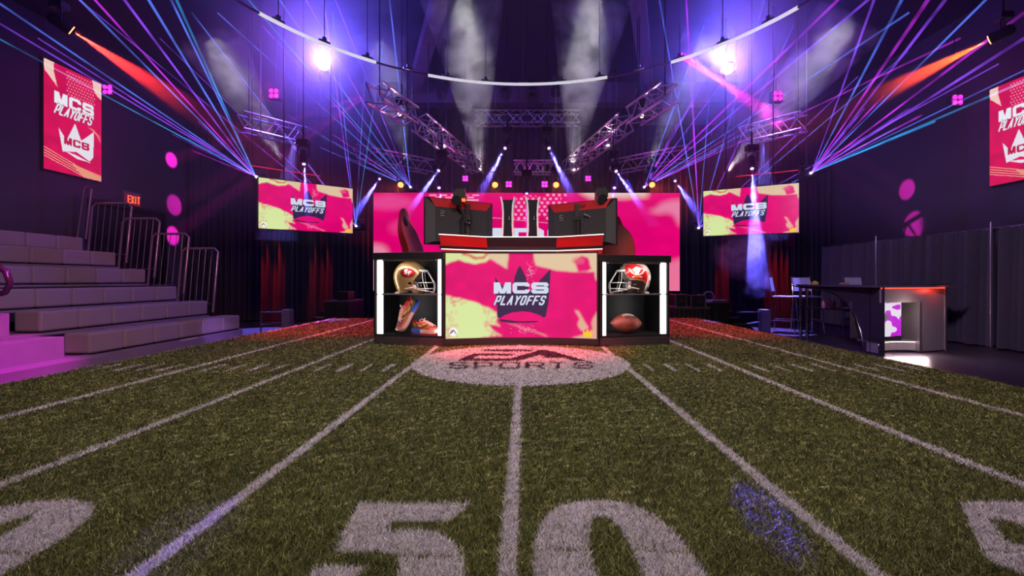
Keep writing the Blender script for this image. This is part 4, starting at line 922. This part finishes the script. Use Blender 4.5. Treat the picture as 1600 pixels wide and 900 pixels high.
case(2.80, 3.04, 7.55, 7.9, .70, .89, 'black computer case on the low skirted table, right one', 'computer_case', 'computer')
case(-3.15, -2.95, 7.7, 8.0, .80, .95, 'small black equipment box on the left skirted table', 'equipment_box', 'box', False)
o = MB().tube([(3.12+.09*math.cos(q), 7.62, .86+.09*math.sin(q)) for q in [2*PI*i/20 for i in range(20)]], .012, 8, closed=True).build('cable_coil', mat('grey_cable', (.35, .3, .33), .5), smooth=True); tag(o, 'round coil of grey cable leaning at the draped table', 'cable')
o = MB().box(3.18, 3.45, 7.75, 8.1, .781, .795).box(3.25, 3.48, 7.72, 7.9, .795, .805).build('paper_sheets', mat('paper_grey', (.4, .36, .4), .7)); tag(o, 'pale papers lying on the draped table beside the cable coil', 'papers')
def ladder_rack(x, y, s, label):
    r = root('cable_ramp', (x, y, 0), label, 'ramp')
    MB().prism([(0, .02), (s*.75, .02), (s*.75, .18), (s*.10, .72), (0, .72)], lambda u, v, w_: (x+u, y+w_, v), 0, .5).build('body', CASE, r)
    for i in range(4): MB().box(*sorted((x+s*(.04+.12*i), x+s*(.24+.13*i))), y-.012, y, .58-.12*i, .605-.12*i).build('step_edge', ALU, r)
    for i in range(3):
        MB().cyl((x+s*(.15+.25*i), y-.03, .05), (x+s*(.15+.25*i), y+.0, .05), .05).build('wheel', SATIN, r, smooth=True)
ladder_rack(3.52, 8.2, 1, 'black stepped ramp with shiny edges right of the draped table')
ladder_rack(-3.36, 8.2, -1, 'black stepped ramp with shiny edges left of the skirted table')
def frame(x, y, label, s):
    r = root('low_frame', (x, y, 0), label, 'frame')
    MB().tube([(x, y, 0), (x, y, .44), (x+s*.5, y, .44), (x+s*.5, y, 0)], .018).tube([(x, y, .16), (x+s*.5, y, .22)], .014).build('tube_frame', DARKSTEEL, r, smooth=True)
    rr_ = MB().box(x+s*.5, x+s*.5+.18, y-.1, y+.1, .0, .50).build('power_box', mat('grey_box', (.16, .14, .17), .5), r, bev=.01)
frame(4.72, 10.0, 'low tube frame with grey power box behind the right flown screen', 1)
frame(-5.75, 10.0, 'low tube frame with grey power box below the left flown screen', 1)
# floor spots seen as blue pools
# ------------------------------------------------------------------ rigging
def truss(name, a, b, size, label, group, n=None):
    a = Vector(a); b = Vector(b); r = root(name, (a+b)/2, label, 'truss', group); L = (b-a).length; ex = (b-a).normalized()
    ey = ex.cross(Vector((0, 0, 1))).normalized(); ez = Vector((0, 0, 1)); h = size/2; cs = [(-h, -h), (h, -h), (h, h), (-h, h)]; n = n or max(3, int(L/size/1.45))
    f = lambda t, c_: a+ex*L*t+ey*c_[0]+ez*c_[1]
    mb = MB()
    for c_ in cs: mb.cyl(f(0, c_), f(1, c_), .021, n=8)
    mb.build('chords', ALU, r, smooth=True); mb = MB()
    for k in range(4):
        for i in range(n): mb.cyl(f(i/n, cs[k]), f((i+.5)/n, cs[(k+1) % 4]), .011, n=6); mb.cyl(f((i+.5)/n, cs[(k+1) % 4]), f((i+1)/n, cs[k]), .011, n=6)
    mb.build('lattice', ALU, r)
    mb = MB()
    for t in (.12, .88): mb.cyl(a+ex*L*t, a+ex*L*t+Vector((0, 0, ZC-a.z)), .010, n=6)
    mb.build('hanging_cable', BLACK, r)
    return r
TG = 'aluminium lighting trusses under the ceiling'
truss('lighting_truss', P(742, 185, 12.0), P(905, 185, 12.0), .32, 'silver truss spanning high in the middle above the video wall', TG)
truss('lighting_truss', P(803, 262, 11.8), P(865, 262, 11.8), .30, 'short silver truss low in the middle, just above the video wall', TG)
for s, sd in ((-1, 'left'), (1, 'right')):
    X_ = lambda x: .02+s*x if s < 0 else x-.02
    truss('lighting_truss', (X_(2.42), 7.4, 4.2), (X_(2.10), 8.5, 4.2), .30, 'near section of the slanting truss %s of the middle, nearest its blue flare' % sd, TG)
    truss('lighting_truss', (X_(2.02), 8.8, 4.2), (X_(1.24), 12.4, 4.2), .30, 'long truss slanting towards the video wall, %s of the middle' % sd, TG)
    truss('lighting_truss', (X_(5.45), 8.77, 4.2), (X_(4.70), 9.7, 4.2), .32, 'short outer truss above the %s flown screen' % sd, TG)
    truss('lighting_truss', (X_(4.05), 10.9, 4.2), (X_(2.5), 12.3, 4.2), .32, 'inner rear truss on the %s, behind the lasers' % sd, TG)
# curved ceiling track
tr_ = root('curved_curtain_track', (0, 4.1, 4.5), 'curved white curtain track sweeping across above the stage', 'track')
def arc(a0, a1, n=24): return [Vector((.02+3.70*math.sin(q), 4.10+3.70*math.cos(q), 4.5)) for q in np.linspace(R(a0), R(a1), n)]
WT = mat('white_track', (.80, .78, .80), .3, .3)
MB().tube(arc(-100, 100, 60), .016).build('rail', mat('grey_track', (.30, .29, .34), .3, .5), tr_, smooth=True)
for a0, a1 in ((-64, -38), (-25, 22), (38, 66)):
    MB().tube(arc(a0, a1), .024).build('lit_section', emit('track_light_glow', (.85, .84, .95), .75, (.8, .8, .8)), tr_, smooth=True)  # light falling on the track put in as emission
for k in range(17):
    q = R(-80+10*k); c_ = Vector((.02+3.7*math.sin(q), 4.1+3.7*math.cos(q), 4.5)); tn = Vector((math.cos(q), -math.sin(q), 0))
    M = Matrix((tn, Vector((-tn.y, tn.x, 0)), Vector((0, 0, 1)))).transposed()
    MB().obox(c_+Vector((0, 0, .035)), (.16, .04, .03), M).obox(c_+Vector((0, 0, .07)), (.05, .03, .06), M).cyl(c_+Vector((0, 0, .08)), (c_.x, c_.y, ZC), .006, n=6).build('track_hanger', mat('hanger', (.45, .43, .48), .4, .6), tr_)
# moving heads
LENSB = emit('lens_blue', (.55, .30, 1.0), 3.0); LENSO = emit('lens_orange', (1.0, .30, .08), 3.0); LENSW = emit('lens_white', (1.0, .72, .90), 3.5)
LENSM = emit('lens_magenta', (1.0, .02, .85), 2.0); LENSF = emit('lens_flare', (1.0, .75, .95), 40.0)
HZN = haze_mat('cloudy_beam_haze', 1.1, (1, 1, 1), .1, 2.5)
def head(p, tgt, label, group, lens, lr, energy, color, spot, blend=.3, name='moving_head_light', top=.28, lens_size=.006, beam=0, hdens=1.1):
    p = Vector(p); tgt = Vector(tgt); d = (tgt-p).normalized(); r = root(name, p, label, 'stage light', group); side = d.cross(Vector((0, 0, 1))).normalized(); R1 = max(.07, lr*1.35)
    c_ = p-d*.16
    MB().tube([p-d*.015, p-d*.10, p-d*.26, p-d*.30], [R1, R1, R1*.9, R1*.5], 18).build('lamp_head', BLACK, r, smooth=True)
    MB().cyl(p-d*.012, p, lr, n=20).build('lens', lens, r)
    MB().tube([c_+side*(R1+.02), c_+side*(R1+.03)+Vector((0, 0, top*.6)), c_+Vector((0, 0, top*.75)), c_-side*(R1+.03)+Vector((0, 0, top*.6)), c_-side*(R1+.02)], .014).build('yoke', BLACK, r, smooth=True)
    q = c_+Vector((0, 0, top*.75)); MB().cyl((q.x, q.y, q.z+.1), (q.x, q.y, ZC), .007).build('drop_pipe', BLACK, r); MB().box(q.x-.10, q.x+.10, q.y-.08, q.y+.08, q.z, q.z+.10).cyl(q+Vector((0, 0, .1)), (q.x, q.y, q.z+.35), .018).build('base', BLACK, r, bev=.01)
    if energy: light('SPOT', 'lamp', p+d*.02, energy, color, tgt, lens_size, spot, blend, r)
    if beam:
        L = (tgt-p).length*beam; n_ = 8; k_ = math.tan(R(spot)/2)*1.05
        MB().tube([p+d*(.03+L*i/n_) for i in range(n_+1)], [lr*.9+k_*L*i/n_ for i in range(n_+1)], 14).build('lit_haze', HZN if beam > 1.3 else glow_haze('beam_haze', hdens, L), r, smooth=True)['kind'] = 'stuff'
    return r
BL = (.12, .10, 1.0)
G1 = 'blue beam lights above the video wall'
for px, py, dd_, tx, ty, td, lb, e in [(475, 257, 8.2, 481, 335, 7.9, 'blue beam light above the left flown screen', 300), (593, 280, 11.0, 548, 345, 9.6, 'blue beam light between left flown screen and video wall', 500),
      (685, 267, 8.8, 638, 332, 8.0, 'blue beam light above the left part of the video wall', 500), (789, 232, 8.8, 752, 300, 8.0, 'higher blue beam light left of the centre, aiming down left', 700),
      (858, 232, 8.8, 893, 305, 8.0, 'higher blue beam light right of the centre, aiming down right', 700), (963, 268, 8.8, 1003, 325, 8.0, 'blue beam light above the right part of the video wall', 500),
      (1055, 283, 11.0, 1095, 340, 9.6, 'blue beam light between video wall and right flown screen', 500), (1175, 264, 8.3, 1182, 400, 7.5, 'blue beam light above the right flown screen', 900),
      (686, 294, 8.8, 692, 335, 8.5, 'small blue light low above the left camera', 150), (960, 294, 8.8, 954, 335, 8.5, 'small blue light low above the right camera', 150), (823, 303, 8.8, 823, 370, 8.6, 'small blue light at the top middle of the video wall', 60)]:
    a = P(px, py, dd_); b = P(tx, ty, td); head(a, b, lb, G1, LENSB, .030, e*(16.0 if px != 1175 else 14), BL, 7.0 if px != 1175 else 9.5, .2, beam=1.1 if px != 1175 else 1.35)
G2 = 'orange round wash lights over the video wall'
for px, lb in ((626, 'orange round light over the left end of the video wall'), (773.5, 'orange round light left of the middle, beside magenta square'), (869, 'orange round light right of the middle, beside magenta square'), (1019, 'orange round light over the right end of the video wall')):
    a = P(px, 289, 9.5); head(a, a+Vector((0, -1.2, -.8)), lb, G2, LENSO, .060, 160, (1, .12, .03), 60, .6, 'par_light')
G3 = 'white lamps on the slanting trusses'
for px, py, dd_, lb in ((624, 178, 8.1, 'near'), (695, 228, 10.2, 'middle'), (750, 265, 12.1, 'far'), (1003, 181, 8.1, 'near'), (950, 228, 10.2, 'middle'), (897, 265, 12.1, 'far')):
    a = P(px, py, dd_); sd = 'left' if px < 818 else 'right'
    head(a, a+Vector((0, -1, -.2)), 'small pink white lamp on the %s slanting truss, %s one' % (sd, lb), G3, LENSW, .036, 16, (1, .55, .85), 120, .5, 'truss_lamp')
# big blue flares
GLOWH = glow_haze('halo_haze', .26)
for px, py, sd in ((506, 101, 'left'), (1136, 107, 'right')):
    a = P(px, py, 9.0); hx = cam.location+Vector((0, 0, 4.2))
    r = head(a, hx, 'dazzling blue white spotlight high on the %s side' % sd, 'two dazzling spotlights facing the camera', LENSF, .085, 2200, (.10, .09, 1.0), 70, 1.0, 'spotlight')
    light('POINT', 'lamp_glow', a+Vector((0, -.12, 0)), 380, (.10, .09, 1.0), None, .03, parent=r)
    light('POINT', 'halo_rim_fill', a+Vector((0, -.14, 0)), 22, (1.0, .08, .40), None, .03, parent=r)  # pink point light added for the rim of the halo
    mb = MB().ball(a, 2.4, 2.4, 2.4, 32); mb.v = [(x, y, min(z, ZC-.04)) for x, y, z in mb.v]; mb.build('lit_haze', GLOWH, r, smooth=True)['kind'] = 'stuff'  # local haze ball added to shape the halo, partly standing for lens bloom
for px, py, lb in ((790, 150, 'unlit black stage light above the middle truss, left one'), (832, 158, 'unlit black stage light above the middle truss, centre one'), (868, 146, 'unlit black stage light above the middle truss, right one'), (690, 150, 'unlit black stage light left of the left smoke column'), (1000, 152, 'unlit black stage light right of the right smoke column')):
    a = P(px, py, 11.2); head(a, a+Vector((.2*(818-px)/100, -1, -1.2)), lb, 'unlit stage lights high in the middle', mat('dark_lens', (.05, .03, .06), .1), .09, 0, (1, 1, 1), 10)
for A_1, B_1, lb in ((P(394, 259, 8.0), P(500, 275, 9.2), 'thin pipe with red light put in as glow, above the left flown screen'), (P(1150, 276, 9.2), P(1247, 266, 8.2), 'thin pipe with red light put in as glow, above the right flown screen')):
    r = root('red_lit_pipe', (A_1+B_1)/2, lb, 'pipe', 'red lit pipes above the flown screens')
    MB().cyl(A_1, B_1, .008, n=8).build('tube', emit('pipe_red_glow', (.8, .02, .03), .8), r); MB().cyl(A_1, (A_1.x, A_1.y, ZC), .005, n=6).cyl(B_1, (B_1.x, B_1.y, ZC), .005, n=6).build('hanging_cable', BLACK, r)  # red light along the pipe's edge put in as glow; it is no lamp
# four cell magenta lamps
def cell_lamp(p, w_, label, e=10, tgt=None):
    p = Vector(p); r = root('four_cell_lamp', p, label, 'stage light', 'magenta four cell lamps')
    MB().box(p.x-w_*.62, p.x+w_*.62, p.y, p.y+.12, p.z-w_*.62, p.z+w_*.62).build('housing', BLACK, r, bev=.01)
    for i in (-1, 1):
        for j in (-1, 1): MB().cyl((p.x+i*w_*.29, p.y-.01, p.z+j*w_*.29), (p.x+i*w_*.29, p.y, p.z+j*w_*.29), w_*.23, n=14).build('lens', LENSM, r)
    MB().cyl((p.x, p.y+.06, p.z+w_*.62), (p.x, p.y+.06, ZC), .007).build('bracket', BLACK, r)
    light('POINT', 'lamp', p+Vector((0, -.12, 0)), e, (1, .05, .75), size=.05, parent=r)
for px, py, d_, w_, lb in ((168, 140, 8.8, .17, 'magenta four cell lamp beside the left portrait screen'), (428, 146, 8.6, .17, 'magenta four cell lamp left of the left blue flare'), (1215, 150, 8.6, .17, 'magenta four cell lamp right of the right blue flare'),
      (1496, 156, 8.2, .17, 'magenta four cell lamp beside the right portrait screen'), (795, 288, 10.5, .13, 'magenta four cell lamp left of centre over the video wall'), (851, 288, 10.5, .13, 'magenta four cell lamp right of centre over the video wall'),
      (727, 279, 10.8, .12, 'magenta four cell lamp behind the left camera'), (919, 279, 10.8, .12, 'magenta four cell lamp behind the right camera')):
    cell_lamp(P(px, py, d_), w_, lb, 6)
# red beams at both sides
for px, py, dd_, tx, ty, td, c_, lb in ((113, 48, 7.2, 330, 190, 8.8, (1, .03, .02), 'red beam light high on the left'), (1545, 63, 7.2, 1330, 170, 8.8, (1, .07, .01), 'orange red beam light high on the right')):
    head(P(px, py, dd_), P(tx, ty, td), lb, 'red beam lights at both sides', emit('lens_red', (1.0, .25, .10), 5.0), .07, 9000, c_, 17, .7, beam=.9, hdens=.30)
# wall gobos, floor pools
for px, py, sd in ((268, 250, -1), (272, 320, -1), (270, 368, -1), (1417, 296, 1), (1428, 352, 1)):
    X = XL if sd < 0 else XR; d_ = F*(X-.02)/(px-818); q = Vector((X, d_, CZ+(438-py)/F*d_)); a = Vector((X-sd*5.6, d_-1.2, 5.6))
    light('SPOT', 'gobo_spot', a, 30000, (1.0, .02, .62), q, .02, (5.2 if py in (320, 352) else 4.2), .45)
light('SPOT', 'pool_spot', (-5.2, 10.4, 4.4), 7000, (.22, .18, 1), (-5.9, 10.3, 0), .03, 22, .3)
light('SPOT', 'pool_spot', (5.6, 10.6, 4.4), 8000, (.22, .18, 1), (5.55, 10.2, 0), .03, 24, .3)
for x, e_ in ((-7.05, 2200), (-6.7, 2800), (-5.75, 1500), (-5.4, 2300), (5.5, 2800), (6.85, 3200), (7.2, 2800)):
    light('SPOT', 'curtain_red', (x, 12.1, 3.6), e_, (1, .025, .01), (x, 12.55, 1.2), .03, 11, .9)
light('SPOT', 'turf_streak', (1.95, 8.5, 3.05), 90000, (.08, .04, 1.0), (.60, 1.08, T), .01, .85, .6)
light('SPOT', 'turf_streak', (-2.2, 7.5, 4.9), 9000, (.20, .10, 1.0), (-.73, 1.00, T), .01, 1.9, .9)
# ------------------------------------------------------------------ lasers
LC = {'b': beam_mat('laser_blue', (.10, .20, 1.0), .62), 'v': beam_mat('laser_violet', (.30, .07, 1.0), .62), 'm': beam_mat('laser_magenta', (.60, .03, .85), .62), 'c': beam_mat('laser_cyan', (.02, .30, .70), .5)}
def laser(p, ends, label, fan):
    p = Vector(p); r = root('laser_projector', p, label, 'laser', 'laser projectors beside the screens')
    MB().box(p.x-.11, p.x+.11, p.y+.03, p.y+.27, p.z-.07, p.z+.07).build('housing', BLACK, r, bev=.008)
    MB().cyl((p.x, p.y+.0, p.z), (p.x, p.y+.03, p.z), .02, n=12).build('aperture', emit('laser_aperture', (.55, .35, 1.0), 12.0), r)
    MB().cyl((p.x, p.y+.15, p.z+.16), (p.x, p.y+.15, ZC), .007).tube([(p.x-.13, p.y+.15, p.z), (p.x-.13, p.y+.15, p.z+.16), (p.x+.13, p.y+.15, p.z+.16), (p.x+.13, p.y+.15, p.z)], .010, 6).build('bracket', DARKSTEEL, r)
    for (tx, ty, c_, rad) in ends:
        slope = (438-ty)/F; d_ = (5.95-CZ)/slope if slope > 0 else 9
        kx = (tx-818)/F
        if kx < 0: d_ = min(d_, (XL+.4)/kx)
        else: d_ = min(d_, (XR-.4)/kx)
        d_ = min(d_, 12.2); e = P(tx, ty, d_)
        MB().tube([p, e], [.006, rad], 6).build('laser_beam', LC[c_], r)
A_ = [(0, 6, 'b', .016), (0, 37, 'v', .014), (85, -40, 'b', .016), (112, -40, 'm', .016), (150, -60, 'v', .018), (196, -60, 'b', .018), (240, -80, 'c', .018), (258, -20, 'b', .014), (60, 60, 'v', .010), (-40, 40, 'c', .012),
      (200, 150, 'v', .008), (240, 190, 'c', .007), (270, 210, 'v', .006), (290, 215, 'b', .006), (300, 235, 'm', .006), (310, 190, 'v', .008), (326, 205, 'b', .006)]
B_ = [(600, -80, 'b', .012), (500, -60, 'v', .014), (456, -40, 'v', .012), (430, -10, 'b', .014), (380, -10, 'c', .014), (410, 40, 'v', .012), (340, 20, 'b', .010), (480, 200, 'c', .008), (500, 230, 'b', .007), (540, 245, 'v', .006), (560, 235, 'b', .006), (520, 210, 'm', .007), (570, 262, 'c', .006), (450, 180, 'v', .008)]
C_L = [(100, -20, 'v', .012), (300, 20, 'b', .012), (250, 60, 'v', .010), (340, 80, 'm', .010), (500, -40, 'v', .012), (520, 20, 'b', .010), (600, 60, 'c', .008), (570, 120, 'b', .008)]
m_ = lambda L, ox: [(ox-(x-ox) if False else 2*820-x, y, c_, rr_) for x, y, c_, rr_ in L]
A_R = [(1600, 60, 'v', .016), (1600, 20, 'm', .016), (1560, -20, 'b', .012), (1500, -30, 'v', .016), (1470, -30, 'm', .018), (1440, -60, 'b', .014), (1380, -40, 'v', .012), (1640, 110, 'c', .012), (1460, 190, 'c', .012), (1440, 180, 'm', .010), (1420, 170, 'v', .010), (1400, 200, 'b', .008), (1380, 150, 'm', .010), (1350, 170, 'v', .010)]
B_R = [(1060, 190, 'm', .010), (1120, 90, 'v', .014), (1100, 40, 'b', .010), (1180, 60, 'v', .010), (1330, -20, 'm', .014), (1380, -20, 'v', .014), (1420, 20, 'b', .012), (1280, 130, 'm', .010), (1200, 190, 'c', .008), (1150, 220, 'v', .007), (1120, 235, 'b', .006), (1250, 160, 'v', .008), (1500, 60, 'm', .012)]
A_ = [(x, y, c_, r_*1.3) for x, y, c_, r_ in A_]; A_R = [(x, y, c_, r_*1.9) for x, y, c_, r_ in A_R]; B_R = [(x, y, c_, r_*1.7) for x, y, c_, r_ in B_R]
laser(P(400, 276, 8.3), A_, 'laser projector hung beside the left flown screen, fan towards upper left', 'l')
laser(P(641, 292, 9.6), B_, 'laser projector over the left end of the video wall', 'l')
laser(P(556, 353, 9.9), C_L, 'laser projector low between left flown screen and video wall', 'l')
C_R = [(1070, -40, 'm', .014), (1080, 100, 'v', .010), (1110, 130, 'b', .010), (1200, -20, 'b', .012), (1240, 40, 'v', .012), (1340, 120, 'v', .012), (1420, 80, 'b', .012), (1560, 100, 'v', .012), (1600, 110, 'b', .012), (1020, -60, 'b', .012)]
laser(P(1268, 270, 8.5), A_R, 'laser projector hung beside the right flown screen, fan towards upper right', 'r')
laser(P(1007, 292, 9.6), B_R, 'laser projector over the right end of the video wall', 'r')
laser(P(1092, 356, 9.9), C_R, 'laser projector low between video wall and right flown screen', 'r')
# ------------------------------------------------------------------ haze
hz = MB().box(XL+.02, XR-.02, 4.8, 12.35, 2.05, ZC-.03).build('haze', haze_mat('thin_haze', .014, (.9, .9, 1), .25)); tag(hz, 'thin stage haze filling the space under the ceiling', 'haze', None, 'stuff')
def plume(a, b, r0, r1, label, density, energy, color=(1, .97, .95), spot=None, seed=0):
    a = Vector(a); b = Vector(b); L = (b-a).length; n_ = 14
    pts_ = [a+(b-a)*i/n_ for i in range(n_+1)]; rr_ = [r0+(r1-r0)*(i/n_) for i in range(n_+1)]
    o = MB().tube(pts_, rr_, 20).build('smoke_plume', haze_mat('smoke_plume_%d' % seed, density, (1, 1, 1), .2, 2.2), smooth=True); tag(o, label, 'smoke', None, 'stuff')
    light('SPOT', 'plume_spot', b, energy*1.0, color, a, .25, 2*math.degrees(math.atan(r1/L))*1.6, .6)  # unseen spot added at the upper end to even the plume's brightness
    light('SPOT', 'plume_spot', a, energy*.22, color, b, .02, spot or 2*math.degrees(math.atan(r1/L))*1.02, .25)
plume(P(752, 268, 10.9), P(722, -10, 7.9), .06, .75, 'grey smoke column in a white beam, left of centre', 1.0, 700, seed=1)
plume(P(893, 268, 10.9), P(925, -10, 7.9), .06, .75, 'grey smoke column in a white beam, right of centre', 1.0, 700, seed=2)
plume(P(636, 255, 10.9), P(590, 60, 8.6), .05, .55, 'faint grey smoke beam beside the left blue flare', .6, 260, seed=3)
plume(P(1010, 260, 10.9), P(1110, 60, 8.6), .05, .55, 'faint grey smoke beam beside the right blue flare', .7, 300, seed=4)
plume(P(1135, 270, 10.5), P(1330, 30, 7.9), .05, .65, 'slanting grey smoke beam right of the right blue flare', .9, 520, seed=5)
plume(P(440, 250, 10.5), P(330, 60, 8.4), .05, .6, 'slanting grey smoke beam left of the left blue flare', .7, 320, seed=6)
m = glow_haze('smoke_cloud', 4.5, .55); nt = m.node_tree; v = [n for n in nt.nodes if n.type == 'VOLUME_SCATTER'][0]; src = v.inputs['Density'].links[0].from_socket
n1_ = nt.nodes.new('ShaderNodeTexNoise'); n1_.inputs['Scale'].default_value = 3.5; n1_.inputs['Detail'].default_value = 6; n1_.inputs['Distortion'].default_value = 1
r1_ = nt.nodes.new('ShaderNodeMapRange'); r1_.inputs[1].default_value = .42; r1_.inputs[2].default_value = .65; mu_ = nt.nodes.new('ShaderNodeMath'); mu_.operation = 'MULTIPLY'
tc_ = nt.nodes.new('ShaderNodeTexCoord'); nt.links.new(tc_.outputs['Object'], n1_.inputs['Vector']); nt.links.new(n1_.outputs['Fac'], r1_.inputs[0]); nt.links.new(r1_.outputs[0], mu_.inputs[0]); nt.links.new(src, mu_.inputs[1]); nt.links.new(mu_.outputs[0], v.inputs['Density'])
o = MB().ball((0, 0, 0), .55, .5, .5, 24).build('smoke_cloud', m, smooth=True); o.location = P(1160, 396, 7.75); tag(o, 'blue lit smoke cloud drifting just under the right flown screen', 'smoke', None, 'stuff')
